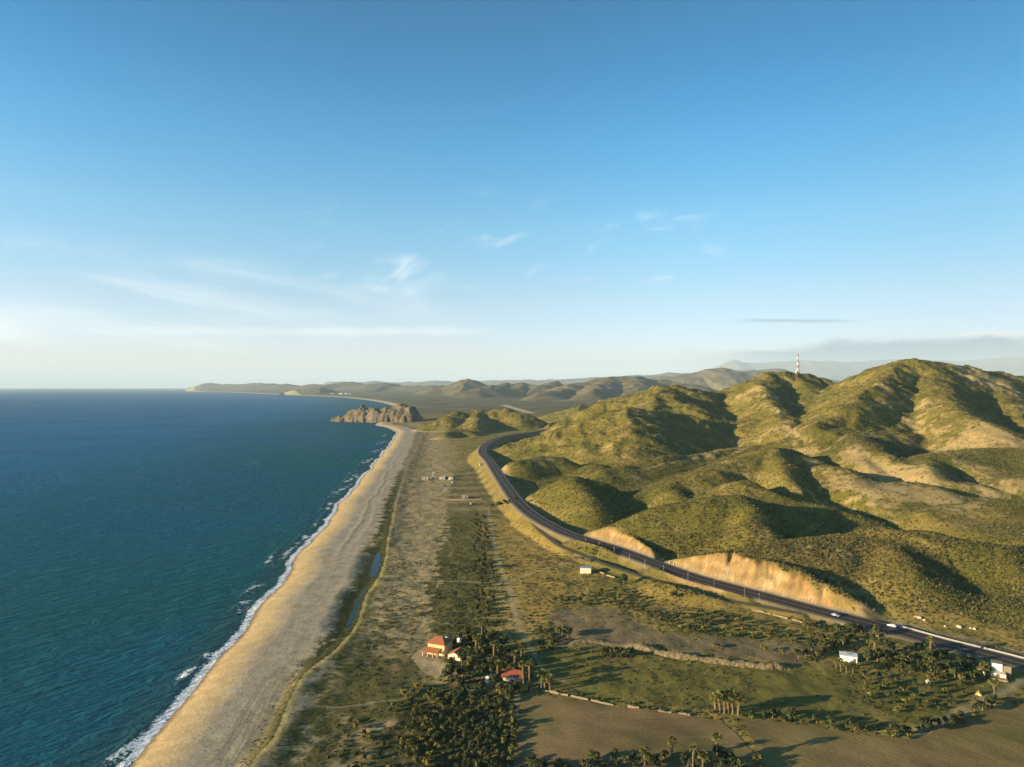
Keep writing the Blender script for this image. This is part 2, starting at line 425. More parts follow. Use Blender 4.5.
def height(X, Y):
    X = np.asarray(X, float); Y = np.asarray(Y, float)
    shp = X.shape
    X = X.ravel(); Y = Y.ravel()
    d = coast_d(X, Y)
    far = sstep(Y, 1800, 4000)
    # beach: foreshore that faces the sea, a crest, then almost level sand
    wg = 15.0 + 2.0 * gnoise(Y / 70.0, Y * 0 + 1.0, 5) + far * 25
    z = np.where(d < 0, 0.11 * d, 3.3 * (1 - (1 - np.clip(d / (1.4 * wg), 0, 1)) ** 2.0))
    back = np.clip(d - 1.3 * wg, 0, None)
    z = z - 0.022 * np.clip(back, 0, 16)
    z += 0.20 * np.exp(-((d - 30.0 - 2.4 * gnoise(Y / 230.0, Y * 0 + 7.0, 6)) / 1.7) ** 2) * sstep(Y, 430, 560) * sstep(Y, 1700, 1300)
    z += 0.1 * np.exp(-((d - 37.0 - 2.4 * gnoise(Y / 170.0, Y * 0 + 2.0, 6)) / 1.5) ** 2) * sstep(Y, 430, 560) * sstep(Y, 1700, 1300)
    z = np.where(d < 0, np.maximum(z, -14.0), z)
    rough = sstep(d, 40, 70)
    z += (0.10 * fbm(X / 6.0, Y / 6.0, 3, 21) * sstep(d, 14, 30) + 0.55 * fbm(X / 14.0, Y / 14.0, 4, 22) * rough) * (1 - far)
    # vegetated dune ridge
    dr, _, sd = pdist(X, Y, RIDGE_LINE, 30)
    amp = .85 * sstep(Y, 620, 520) + .4 * sstep(Y, 520, 620)
    dr = dr + .35 * gnoise(X / 7.0, Y / 7.0, 34)
    q_ = np.where(np.isfinite(dr), np.abs(dr), 99) / np.where(sd > 0, 5.0, 12.0)
    rz = (1 - sstep(q_, 0, 1)) * amp * (0.9 + 0.2 * gnoise(X / 9.0, Y / 9.0, 33))
    # rise to the plain
    plain = 2.6 + 3.6 * sstep(d, 55, 190) + 0.004 * np.clip(d - 150, 0, 3000) + 4.0 * sstep(Y, 700, 1500) * sstep(d, 60, 400) + far * np.clip(0.002 * (Y - 1800), 0, 25) * sstep(d, 100, 900)
    z = np.where(d > 40, np.maximum(z - 0, 0) * (1 - rough) + (plain + 0.55 * fbm(X / 14.0, Y / 14.0, 4, 22) * (1 - far)) * rough, z)
    for pl in PONDS:
        c = np.asarray(pl)
        dd, _, _ = pdist(X, Y, np.vstack([c, c[:1]]), 12)
        ins = poly_mask(X, Y, pl)
        dd = np.where(ins, 0, np.where(np.isfinite(dd), dd, 99))
        z = z * sstep(dd, 1, 14) + np.minimum(z, 1.75) * (1 - sstep(dd, 1, 14))
    z = z + rz
    # hills
    dR, zR, side = pdist(X, Y, ROAD_COARSE, 2500)
    dR2, zR2, side2 = pdist(X, Y, ROAD, 130)
    nr = dR2 < 130
    dR = np.where(nr, dR2, np.where(np.isfinite(dR), np.maximum(dR, 130.0), dR)); zR = np.where(nr, zR2, zR); side = np.where(nr, side2, side)
    de = np.where(np.isfinite(dR) & (side < 0), dR, 0.0)          # metres on the inland side of the road
    hill = sstep(Y, 240, 300) * sstep(Y, 3200, 1700)
    floor = z + hill * (0.055 * np.clip(de - 8, 0, 600) + 0.02 * np.clip(de - 600, 0, 2000))
    wx = X + 9 * fbm(X / 130.0, Y / 130.0, 3, 41); wy = Y + 9 * fbm(X / 130.0, Y / 130.0, 3, 47)
    h = floor.copy()
    k0 = 5.0
    for sl, r0, pts in CRESTS:
        dist_mean = float(pts[:, 1].mean())
        big = dist_mean > 3000
        rise = max(pts[:, 2].max() - 10.0, 20.0)
        lim = rise / sl * 1.25 + r0 + 40
        dd, cz, _ = pdist(wx if not big else X + dist_mean * .012 * fbm(X / (dist_mean * .06), Y / (dist_mean * .06), 4, 55), wy if not big else Y, pts, lim)
        m = np.isfinite(dd) & (dd < lim)
        if not m.any():
            continue
        dm = dd[m]
        f = cz[m] - sl * (np.sqrt(dm * dm + r0 * r0) - r0)
        k = k0 if not big else dist_mean * 0.004
        a = h[m]; e = np.clip(0.5 + 0.5 * (f - a) / k, 0, 1)
        h[m] = a * (1 - e) + f * e + k * e * (1 - e) * 0.5
    hilly = np.clip(h - floor, 0, None)
    # gullies and small relief on the slopes
    amt = sstep(hilly, 1.0, 14.0)
    nearf = sstep(Y, 3400, 1900)
    g = ridged(wx / 95.0, wy / 95.0, 4, 61) - 0.55
    h += amt * nearf * (.38 + .62 * sstep(Y, 700, 1150)) * (8.0 * g + 7.5 * (ridged(wx / 50.0 + 7, wy / 50.0, 4, 63) - .55) * sstep(hilly, 4, 20) + 1.0 * fbm(X / 18.0, Y / 18.0, 3, 66))
    h += (1 - amt) * nearf * hill * sstep(de, 12, 60) * (2.8 * fbm(wx / 75.0, wy / 75.0, 3, 68) + .8)
    fa = (1 - nearf)
    if (fa > 0).any():
        f2 = sstep(Y, 7000, 16000)
        h += fa * sstep(hilly, 4, 90) * ((1 - f2) * 46 * (ridged(X / 420. + 3, Y / 520., 5, 71) - .55) + f2 * 90 * (ridged(X / 1300., Y / 2600., 5, 73) - .55))
    for g_, wd, dp in GULLIES:
        dd, _, _ = pdist(X + 4 * gnoise(X / 17., Y / 17., 88), Y + 5 * gnoise(X / 21., Y / 21., 89), g_, 60)
        h = h - np.where(np.isfinite(dd), dp * np.exp(-np.abs(dd / wd) ** 1.5), 0)
    # road bed, cuttings and embankments
    inner = np.isfinite(dR) & (dR < 120)
    e = np.clip(np.where(inner, dR, 1e3) - 7.5, 0, None)
    cut = zR - 0.12 - .0004 * Y + 1.15 * e + e * np.clip(fbm((X - Y) / 9.0, (X + Y) / 30.0, 4, 81), -.7, .7) * 0.5
    fill = zR - 0.12 - .0004 * Y - 0.85 * e
    h0 = h.copy()
    h = np.where(inner, np.clip(h, fill, cut), h)
    dS, zS, _ = pdist(X, Y, SIDE, 30)
    iS = np.isfinite(dS) & (dS < 25) & (dR > 8.5)
    es = np.clip(np.where(iS, dS, 1e3) - 2.6, 0, None)
    h = np.where(iS, np.clip(h, zS - .08 - .5 * es, zS - .08 + .5 * es), h)
    cutdepth = np.where(inner, np.clip(h0 - cut, 0, 40), 0)
    return h.reshape(shp), dict(d=d.reshape(shp), de=de.reshape(shp), hilly=hilly.reshape(shp), dR=dR.reshape(shp), cut=cutdepth.reshape(shp), dr=dr.reshape(shp), side=side.reshape(shp), dS=dS.reshape(shp), zR=zR.reshape(shp))


def at_many(px, z=30.0):
    """many pixels -> first points where their sight lines meet the land"""
    u = np.array([q[0] for q in px], float)[:, None]; v = np.array([q[1] for q in px], float)[:, None]
    y = np.geomspace(180, 6000, 520)[None, :] * np.ones_like(u)
    x = (u - UC) / FPX * y
    over = HC - (v - VH) / FPX * y - height(x, y)[0]
    i = np.clip(np.argmax(over <= 0, 1), 1, None)
    r = np.arange(len(px))
    a = over[r, i - 1]; b = over[r, i]
    t = np.clip(a / np.maximum(a - b, 1e-6), 0, 1)
    yy = y[r, i - 1] + (y[r, i] - y[r, i - 1]) * t
    return list(zip((u[:, 0] - UC) / FPX * yy, yy))


GULLY_PX = (
    ([(748, 474), (775, 485), (800, 494), (835, 501), (868, 508), (905, 519)], 13, 7),
    ([(800, 457), (830, 463), (870, 468), (905, 477), (950, 484), (1000, 490), (1060, 496)], 15, 8),
    ([(912, 524), (945, 531), (985, 537), (1030, 548)], 12, 6),
    ([(868, 452), (890, 466), (900, 476)], 11, 6),
    ([(960, 470), (985, 480), (1030, 490)], 11, 5),
    ([(640, 462), (690, 457), (730, 450), (770, 441), (800, 432)], 14, 6),
    ([(720, 447), (735, 438), (755, 425), (765, 415)], 16, 7),
    ([(845, 417), (828, 424), (812, 434), (800, 440)], 15, 7),
    ([(905, 405), (895, 417), (885, 424)], 14, 7),
    ([(975, 400), (985, 412), (1000, 420)], 14, 7))
_pts = at_many([q for px, _, _ in GULLY_PX for q in px]); _new = []
for px, wd, dp in GULLY_PX:
    q_ = _pts[:len(px)]; _pts = _pts[len(px):]
    run = [q_[0]]
    for p_ in q_[1:] + [None]:
        if p_ is not None and math.hypot(p_[0] - run[-1][0], p_[1] - run[-1][1]) < .22 * run[-1][1]:
            run.append(p_)
        else:
            if len(run) > 1:
                _new.append((smooth_line(run, 8.0), wd, dp))
            run = [p_]
BARE_PX = ((868, 486, 26, 14), (900, 492, 20, 10), (935, 498, 26, 12), (975, 496, 34, 9), (1003, 481, 26, 10), (880, 466, 18, 16),
        (905, 470, 20, 14), (925, 470, 16, 12), (812, 448, 16, 20), (950, 507, 30, 7), (985, 379, 40, 60), (1000, 386, 30, 40), (925, 404, 24, 18), (855, 455, 10, 10), (758, 391, 30, 20), (775, 408, 10, 40), (790, 430, 16, 14), (700, 453, 22, 12), (740, 447, 14, 10), (1010, 376, 30, 40), (965, 376, 30, 30), (985, 430, 30, 16), (1010, 445, 30, 14), (960, 440, 24, 14), (880, 388, 16, 30), (915, 425, 20, 14))
BARE = [p + (q[2], q[3]) for p, q in zip(at_many(BARE_PX), BARE_PX)]
GULLIES += _new

PATH_PX = ([(640, 470), (665, 463), (690, 459), (715, 452), (740, 446), (760, 441)], [(868, 406), (885, 403), (905, 404), (930, 409)], [(838, 441), (860, 435), (885, 437)], [(935, 452), (950, 457), (962, 463), (975, 471)],
           [(690, 393), (705, 393.5), (735, 396), (752, 394)], [(777, 414), (779, 405), (776, 396)], [(782, 425), (790, 430), (800, 437)], [(960, 376), (985, 379), (1010, 381)], [(880, 470), (905, 466), (930, 468)], [(915, 500), (950, 502), (985, 495), (1015, 490)])
_pp = at_many([q for px in PATH_PX for q in px])
HILL_PATHS = []
for px in PATH_PX:
    HILL_PATHS.append(smooth_line(_pp[:len(px)], 6.0)); _pp = _pp[len(px):]

_HG = {}


def _grid():
    gx = np.arange(-150, 620, 1.6); gy = np.arange(175, 720, 1.6)
    X, Y = np.meshgrid(gx, gy)
    _HG['z'] = np.vstack([height(X[i:i + 40], Y[i:i + 40])[0] for i in range(0, len(gy), 40)])


def hz(x, y):
    if not _HG:
        _grid()
    fx = (x + 150) / 1.6; fy = (y - 175) / 1.6
    ix, iy = int(math.floor(fx)), int(math.floor(fy))
    Z = _HG['z']
    if 0 <= ix < Z.shape[1] - 1 and 0 <= iy < Z.shape[0] - 1:
        fx -= ix; fy -= iy
        return float((Z[iy, ix] * (1 - fx) + Z[iy, ix + 1] * fx) * (1 - fy) + (Z[iy + 1, ix] * (1 - fx) + Z[iy + 1, ix + 1] * fx) * fy)
    return float(height(np.array([x]), np.array([y]))[0][0])


def at(u, v, z=6.0):
    """pixel -> point on the land"""
    for _ in range(14):
        x, y = P(u, v, z)
        z = 0.5 * z + 0.5 * hz(x, y)
    return x, y, hz(x, y)
# ------------------------------------------------------------------ land cover
def PG(pts, z=6.0):
    return [P(u, v, z) for u, v in pts]

FIELD_A = [(519, 694), (545, 693), (575, 699), (610, 705.5), (650, 711), (690, 717), (722, 722), (738, 737), (752, 752), (768, 772), (770, 790), (517, 790), (518, 740)]
FIELD_B = [(742, 722), (770, 722), (820, 729), (870, 738), (905, 741), (925, 739), (935, 733), (965, 719), (985, 713), (1012, 709), (1030, 703), (1080, 690), (1180, 680), (1180, 800), (778, 800), (762, 758), (748, 735)]
Z_GREEN = PG([(528, 655), (560, 648), (620, 655), (700, 668), (800, 672), (960, 690), (985, 695), (920, 734), (850, 728), (735, 714), (690, 711), (620, 701), (540, 691)])
Z_GREY = PG([(548, 612), (610, 607), (628, 618), (660, 632), (700, 637), (790, 643), (835, 648), (800, 665), (700, 655), (640, 644), (560, 645)])
Z_DRY = PG([(488, 515), (500, 500), (515, 500), (530, 525), (560, 556), (620, 583), (700, 603), (800, 620), (880, 634), (850, 645), (760, 636), (620, 605), (552, 604), (530, 640), (500, 640), (495, 560)])
Z_BAND = PG([(447, 512), (480, 512), (490, 560), (498, 640), (505, 668), (470, 680), (440, 640), (425, 600), (440, 550)])
Z_ROWS = PG([(455, 468), (486, 468), (510, 500), (518, 512), (445, 512)], 8)
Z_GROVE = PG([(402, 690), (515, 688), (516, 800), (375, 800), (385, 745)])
Z_YARD = PG([(412, 648), (424, 642), (450, 660), (438, 672), (424, 664), (414, 656)])
Z_PALE = PG([(392, 520), (440, 470), (430, 455), (450, 470), (462, 500), (440, 520), (440, 550), (420, 600), (392, 600), (375, 600), (385, 560)], 5)
TRACKS = [
    (0.9, [(388, 577), (420, 576.5), (460, 577.5), (500, 580), (530, 573), (555, 566), (572, 562)], .8),
    (0.55, [(306, 697), (340, 697.5), (375, 694), (410, 690), (425, 687)], .8),
    (1.3, [(488, 505), (492, 530), (497, 555), (506, 580), (512, 600), (519, 622), (527, 640)], .8),
    (0.6, [(510, 585), (520, 605), (532, 628)], .5),
    (0.6, [(497, 580), (505, 605), (511, 628)], .5),
    (0.9, [(393, 510), (398, 535), (408, 552), (425, 572)], .5),
    (1.6, [(394, 505), (402, 480), (408, 465)], .6),
    (0.8, [(392, 630), (420, 631), (436, 634)], .5),
    (0.7, [(425, 687), (450, 682), (470, 668)], .4),
    (1.6, [(1030, 676), (1012, 690), (985, 702), (960, 713), (935, 726), (915, 731)], .9),
    (1.0, [(519, 692), (515.5, 715), (516, 745), (517, 790)], .5),
    (1.0, [(527, 640), (532, 648), (545, 668), (570, 682), (580, 688)], .5),
    (1.2, [(722, 722), (738, 737), (752, 752), (768, 772)], .0),
    (1.5, [(905, 742), (925, 739), (935, 733), (965, 719), (985, 713), (1012, 709)], .7),
]
TRACKS = [(wd, smooth_line(PG(p), 3.0), a) for wd, p, a in TRACKS]


FAR_TRACK = at_many([(504, 405), (515, 408.5), (531, 413)], 20.0)


def landcover(X, Y, h, m):
    """own colour of the ground and how thick the scrub stands on it"""
    shp = X.shape
    X = X.ravel(); Y = Y.ravel(); h = h.ravel()
    d = m['d'].ravel(); de = m['de'].ravel(); hilly = m['hilly'].ravel(); dR = m['dR'].ravel(); cut = m['cut'].ravel(); dr = m['dr'].ravel(); side = m['side'].ravel(); dS = m['dS'].ravel()
    n_a = fbm(X / 40.0, Y / 40.0, 4, 101); n_b = fbm(X / 9.0, Y / 9.0, 4, 111); n_c = fbm(X / 3.0, Y / 3.0, 3, 121); n_l = fbm(X / 160.0, Y / 160.0, 4, 131)
    nn = len(X)
    col = np.zeros((nn, 3)); dens = np.zeros(nn)
    one = lambda c: np.array(c)[None, :]
    def paint(mask, c):
        mk = np.clip(mask, 0, 1)[:, None]
        col[:] = col * (1 - mk) + np.asarray(c) * mk
    def pm(pts, w=3.0):
        return poly_mask(X + w * n_b, Y + w * 1.6 * gnoise(X / 8.0, Y / 8.0, 77), pts).astype(float)
    # plain: olive scrub over sandy earth
    olive = one((.140, .126, .040)); dry = one((.26, .195, .072)); green = one((.075, .078, .022)); earth = one((.19, .155, .10))
    t = sstep(n_a + .5 * n_b, -.35, .5)[:, None]
    col[:] = olive * (1 - t) + dry * t
    t2 = sstep(n_b + .4 * n_c, .25, .75)[:, None]
    col[:] = col * (1 - t2) + green * t2
    dens[:] = .35 + .35 * n_a
    # sandy belt behind the beach
    sandy = sstep(d, 150, 85) * sstep(Y, 2600, 1800)
    sand_s = one((.31, .245, .15)); sc = one((.105, .098, .045))
    v = sstep(n_b + .7 * n_c + .3 * n_a + .25 - .6 * sstep(d, 60, 100), -.25, .45)[:, None]
    paint(sandy, sand_s * (1 - v * .78) + sc * v * .78)
    dens = dens * (1 - sandy) + sandy * (.12 + .28 * v[:, 0])
    z_p = pm(Z_PALE, 6)
    paint(z_p * sstep(n_b + n_c * .6, -.1, .5) * .8, one((.29, .24, .165)))
    # grassy middle between the dune belt and the villa
    gm = sstep(d, 50, 62) * sstep(d, 135, 100) * sstep(Y, 350, 285) * sstep(n_a - .5 * n_b, .5, -.1)
    paint(gm * .9, one((.078, .080, .028)))
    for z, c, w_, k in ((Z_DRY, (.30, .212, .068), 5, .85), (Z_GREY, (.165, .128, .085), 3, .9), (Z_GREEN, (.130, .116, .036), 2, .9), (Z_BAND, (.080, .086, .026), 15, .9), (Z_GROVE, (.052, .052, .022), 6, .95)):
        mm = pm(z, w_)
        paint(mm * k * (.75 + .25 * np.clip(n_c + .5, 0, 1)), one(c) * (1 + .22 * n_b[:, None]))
    dens = np.where(pm(Z_GREY, 3) > 0, .04, dens)
    dens = np.where(pm(Z_GREEN, 2) > 0, .22 + .3 * n_a, dens)
    dens = np.where(pm(Z_BAND, 15) > 0, .75, dens)
    gg = pm(Z_GREEN, 2)
    paint(gg * sstep(n_a + .6 * n_b, .1, .5) * .6, one((.13, .11, .055)))
    rows = pm(Z_ROWS, 3)
    st = np.sin(Y / 7.0 + .3 * np.sin(X / 40.)) * .5 + .5
    paint(rows * .85, one((.20, .16, .085)) * (1 - st[:, None]) + one((.105, .092, .04)) * st[:, None])  # dark stripes paint in hedge rows together with the long shadows they cast
    dens = np.where(rows > 0, st * .35, dens)
    paint(pm(Z_YARD, 1) * .9, one((.32, .26, .17)))
    dens = np.where(pm(Z_YARD, 0) > 0, 0, dens)
    lee = np.where(np.isfinite(dr), 1, 0) * sstep(dr, 26, 14) * (X > np.interp(Y, RIDGE_LINE[:, 1], RIDGE_LINE[:, 0])) * sstep(Y, 330, 300) * sstep(n_b + .6 * n_a + .4 * n_c, -.3, .15)
    paint(lee * .8, one((.075, .078, .026)))
    dens = np.where(lee > .4, .7, dens)
    # dune ridge
    rg = np.where(np.isfinite(dr), np.exp(-(dr / 2.9) ** 2), 0) * sstep(Y, 900, 560)
    gcol = sstep(np.where(np.isfinite(dr), np.abs(dr), 9) + 1.2 * n_b, 1.3, 2.6)[:, None]
    paint(np.minimum(rg * 1.6, .95), one((.16, .14, .022)) * gcol + one((.42, .33, .16)) * (1 - gcol))
    dens = np.where(rg > .35, .12, dens)
    # the land just seaward of it: trailing dark creepers on sand
    pnear = sum(np.exp(-(np.hypot((X - np.mean([q[0] for q in pl])) / 13., (Y - np.mean([q[1] for q in pl])) / 40.)) ** 2) for pl in PONDS)
    sea_side = sstep(d, 29, 46) * (d < 75) * np.where(np.isfinite(dr), sstep(dr, 22, 7), 0) * (X < np.interp(Y, RIDGE_LINE[:, 1], RIDGE_LINE[:, 0])) * sstep(Y, 1100, 800)
    crp = sstep(n_b + .8 * n_c + 1.1 * pnear + .9 * np.where(np.isfinite(dr), sstep(dr, 13, 2), 0) - .15, -.1, .3)
    paint(sea_side * crp, one((.055, .060, .020)))
    dens = np.where(sea_side > .3, .75 * crp * sea_side, dens)
    # beach
    bs = sstep(d, 50, 40) * (dr > 5)
    wet = sstep(d + 1.2 * n_c, 3.2, .4)
    bcol = one((.42, .322, .195)) * (1 + .07 * n_a[:, None] + .07 * n_b[:, None])
    grey = sstep(d + 3 * n_b, 8, 22)[:, None]  # level sand painted greyer, putting the weak grazing sun there into its colour
    debris = sstep(fbm(X / 5.0, Y / 16.0, 4, 145) + .5 * n_c, .15, .6)[:, None] * .22
    bcol = bcol * (1 - grey) + (1 - debris) * one((.40, .332, .262)) * (1 + .06 * n_b[:, None] + .05 * n_c[:, None]) * grey
    bcol = bcol * (1 - wet[:, None]) + one((.20, .15, .105)) * wet[:, None]
    paint(np.where(d < 55, sstep(d + 4 * n_b, 50, 42), 0) * (1 - rg) * (1 - sea_side * crp), bcol)
    dens = np.where(d < 44, np.where(sea_side > .3, dens, 0), dens)
    # wheel tracks along the near beach
    tr = np.zeros(nn)
    for q in (27.0, 28.7, 30.2, 31.8, 33.5, 34.6):
        wob = d - q - 1.6 * gnoise(Y / 35.0, Y * 0 + q, 141)
        tr = np.maximum(tr, np.exp(-(wob / .38) ** 2))
    paint(tr * sstep(Y, 300, 262) * .55, one((.20, .165, .12)))
    # hills
    hm = np.clip(sstep(hilly, .6, 5) + sstep(de, 18, 60) * sstep(Y, 3000, 2000), 0, 1)
    ho = one((.125, .115, .028)); hd = one((.200, .155, .055)); hg = one((.078, .085, .024))
    t = sstep(n_a + .6 * n_b + .5 * n_l, -.3, .7)[:, None]
    hc = ho * (1 - t) + hd * t
    t2 = sstep(n_b - .6 * n_l + .3 * n_c, .1, .7)[:, None]
    hc = hc * (1 - t2) + hg * t2
    red = sstep(n_l - .4 * n_a, .05, .5) * sstep(Y, 560, 440)
    hc = hc * (1 - .5 * red[:, None]) + one((.155, .112, .052)) * .5 * red[:, None]
    bare_area = .5 * np.exp(-(((X - 330) / 150) ** 2 + ((Y - 640) / 120) ** 2)) + .5 * np.exp(-(((X - 520) / 160) ** 2 + ((Y - 720) / 110) ** 2)) + .15 + 1.5 * sum(np.exp(-(((X - a) / (ru * 1.2)) ** 2 + ((Y - b_) / (rv * 2.2)) ** 2)) for a, b_, ru, rv in BARE)
    ridge_n = ridged(X / 60.0 + 4, Y / 60.0, 3, 151)
    br = sstep(n_a * .8 + n_b * .7 + n_c * .25 + ridge_n * .5 + bare_area * .42, .72, 1.2)
    hc = hc * (1 - br[:, None] * .8) + one((.33, .25, .135)) * (br[:, None] * .8)
    paint(hm, hc)
    dens = np.where(hm > .4, np.clip(.95 - .75 * br + .25 * n_a, .12, 1), dens)
    # pale footpaths over the hills
    pth = np.exp(-(np.abs(fbm(X / 260.0, Y / 260.0, 3, 171)) * 260 / 1.6) ** 2) * hm * sstep(Y, 560, 640) * sstep(Y, 1500, 1200)
    paint(pth * .6 * sstep(n_a, -.3, .2), one((.27, .215, .13)))
    for hp in HILL_PATHS:
        dd, _, _ = pdist(X + 5 * n_b, Y + 5 * n_b, hp, 12)
        mk = np.where(np.isfinite(dd), np.exp(-(dd / (1.2 + Y / 900.)) ** 2), 0) * hm
        paint(mk * .75, one((.31, .24, .14)))
        dens = np.where(mk > .3, .1, dens)
    # tracks
    for wd, pts, a in TRACKS:
        if a <= 0:
            continue
        dd, _, _ = pdist(X, Y, pts, 12)
        mk = np.where(np.isfinite(dd), np.exp(-(dd / wd) ** 2), 0)
        paint(mk * a, one((.29, .24, .165)) * (1 + .15 * n_c[:, None]))
        dens = np.where(mk > .15, 0, dens)
    # road cuttings, verges
    c_ = sstep(cut + .8 * n_c, .5, 1.6)
    strata = .5 + .5 * np.sin(h * 1.1 + 3 * n_a + X * .02)
    pale = sstep(fbm(X / 9.0, Y / 9.0, 3, 161) + .35 * n_c, .0, .45)[:, None]
    cc = one((.25, .172, .085)) * (1 - pale) + one((.33, .25, .15)) * pale
    top = sstep(cut, 3.5, .8)[:, None]
    cc = cc * (1 - .5 * top) + one((.33, .17, .06)) * .5 * top
    paint(c_, cc * (1 + .2 * n_c[:, None]) * (.80 + .36 * strata[:, None]))
    dens = np.where(cut > .4, 0, dens)
    vg = np.where(np.isfinite(dR), sstep(dR, 19, 12) * (cut < .5), 0)
    paint(vg * (.75 + .25 * n_b), np.where((side < 0)[:, None], one((.26, .185, .085)), one((.155, .125, .042))))
    dens = np.where(dR < 14, np.where(cut < .4, .12, 0), dens)
    dens = np.where(dR < 9, 0, dens)
    paint(np.where(np.isfinite(dR), sstep(dR, 9.2, 8.0), 0), one((.20, .165, .12)))
    dens = np.where(dS < 4, 0, dens)
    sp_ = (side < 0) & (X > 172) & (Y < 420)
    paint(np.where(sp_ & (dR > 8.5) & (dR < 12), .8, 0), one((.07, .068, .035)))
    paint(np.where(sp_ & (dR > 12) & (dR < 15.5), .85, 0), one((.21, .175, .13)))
    # far country
    fc = sstep(Y, 2300, 3200)
    n_f = fbm(X / 700.0, Y / 350.0, 5, 181); n_g = fbm(X / 180.0, Y / 120.0, 4, 191)
    fcol = one((.105, .095, .050)) * (1 + .6 * n_g[:, None])
    ff = sstep(n_f + .5 * n_g, .05, .5)[:, None] * sstep(hilly, 30, 5)[:, None]
    fcol = fcol * (1 - .6 * ff) + one((.20, .165, .09)) * .6 * ff
    gr = sstep(n_f - .6 * n_g, .1, .4)[:, None] * sstep(hilly, 30, 5)[:, None]
    fcol = fcol * (1 - .6 * gr) + one((.055, .068, .022)) * .6 * gr
    hh = sstep(hilly, 20, 90)[:, None]
    fcol = fcol * (1 - hh) + one((.125, .108, .065)) * (1 + .5 * n_g[:, None]) * hh
    fcol = fcol * .95
    paint(fc * np.where(d > 40 + .006 * Y, 1, 0), fcol)
    paint(fc * np.where(d <= 40 + .006 * Y, 1, 0), one((.43, .35, .24)))
    dens = np.where(Y > 2600, 0, dens)
    # the field sheets and bare earth stretch beyond the hills
    far_rd, _, _ = pdist(X, Y, FAR_TRACK, 60)
    paint(np.where(np.isfinite(far_rd), sstep(far_rd, 26, 12), 0), one((.42, .34, .24)))
    for f in (FIELD_A, FIELD_B):
        dens = np.where(poly_mask(X, Y, PG(f)), 0, dens)
    col *= np.array([1.04, .99, .80])
    return np.clip(col, .005, .8).reshape(shp + (3,)), np.clip(dens, 0, 1).reshape(shp)


# ------------------------------------------------------------------ mesh and material helpers
def mesh_np(name, verts, faces, mat, col=None, smooth=True, attr=None):
    """faces: (n,k) array; col: per-vertex colour"""
    me = bpy.data.meshes.new(name)
    nv = len(verts); nf, k = faces.shape
    me.vertices.add(nv)
    me.vertices.foreach_set('co', np.ascontiguousarray(verts, np.float32).ravel())
    me.loops.add(nf * k)
    me.loops.foreach_set('vertex_index', np.ascontiguousarray(faces, np.int32).ravel())
    me.polygons.add(nf)
    me.polygons.foreach_set('loop_start', np.arange(0, nf * k, k, dtype=np.int32))
    me.polygons.foreach_set('loop_total', np.full(nf, k, dtype=np.int32))
    me.polygons.foreach_set('use_smooth', np.full(nf, smooth, dtype=bool))
    me.update(calc_edges=True)
    if col is not None:
        a = me.color_attributes.new('tint', 'FLOAT_COLOR', 'POINT')
        c4 = np.ones((nv, 4), np.float32); c4[:, :3] = col
        a.data.foreach_set('color', c4.ravel())
    for nm, arr in (attr or {}).items():
        a = me.attributes.new(nm, 'FLOAT', 'POINT')
        a.data.foreach_set('value', np.ascontiguousarray(arr, np.float32))
    me.materials.append(mat)
    o = bpy.data.objects.new(name, me)
    COL.objects.link(o)
    return o


def grid_faces(nr, nc):
    i = np.arange(nr * nc).reshape(nr, nc)
    return np.stack([i[:-1, :-1].ravel(), i[:-1, 1:].ravel(), i[1:, 1:].ravel(), i[1:, :-1].ravel()], 1)


def compact(verts, faces, *arrs):
    used = np.zeros(len(verts), bool); used[faces.ravel()] = True
    idx = np.cumsum(used) - 1
    return (verts[used], idx[faces]) + tuple(a[used] for a in arrs)


def new_mat(name):
    m = bpy.data.materials.new(name); m.use_nodes = True
    nt = NT(m.node_tree)
    return m, nt, nt.n['Principled BSDF']


def simple_mat(name, col, rough=.8, var=.18, scale=1.2, spec=.2, metal=0.0):
    m, nt, b = new_mat(name)
    pos = nt.new('ShaderNodeTexCoord').outputs['Object']
    n = nt.noise(pos, scale, 4.0, .6)
    f = nt.ramp(n, .25, .75, 1 - var, 1 + var, smooth=False)
    c = nt.vmath('MULTIPLY', tuple(col), nt.comb(f, f, f))
    nt.l.new(c, b.inputs['Base Color'])
    b.inputs['Roughness'].default_value = rough
    b.inputs['Specular IOR Level'].default_value = spec
    b.inputs['Metallic'].default_value = metal
    return m


def leaf_mat(name, col, var=.35):
    """leaf colour that differs from clump to clump and from plant to plant"""
    m, nt, b = new_mat(name)
    a = nt.new('ShaderNodeAttribute', attribute_name='tint').outputs['Color']
    r = nt.new('ShaderNodeObjectInfo').outputs['Random']
    f = nt.ramp(r, 0, 1, 1 - var, 1 + var, smooth=False)
    c = nt.vmath('MULTIPLY', nt.vmath('MULTIPLY', a, tuple(col)), nt.comb(f, nt.math('MULTIPLY', nt.math('ADD', f, 1.0), .5), nt.math('MULTIPLY', nt.math('ADD', f, 1.0), .5)))
    nt.l.new(c, b.inputs['Base Color'])
    b.inputs['Roughness'].default_value = .75
    b.inputs['Specular IOR Level'].default_value = .15
    return m


def struct(o):
    o['kind'] = 'structure'
    return o


def stuff(o):
    o['kind'] = 'stuff'
    return o


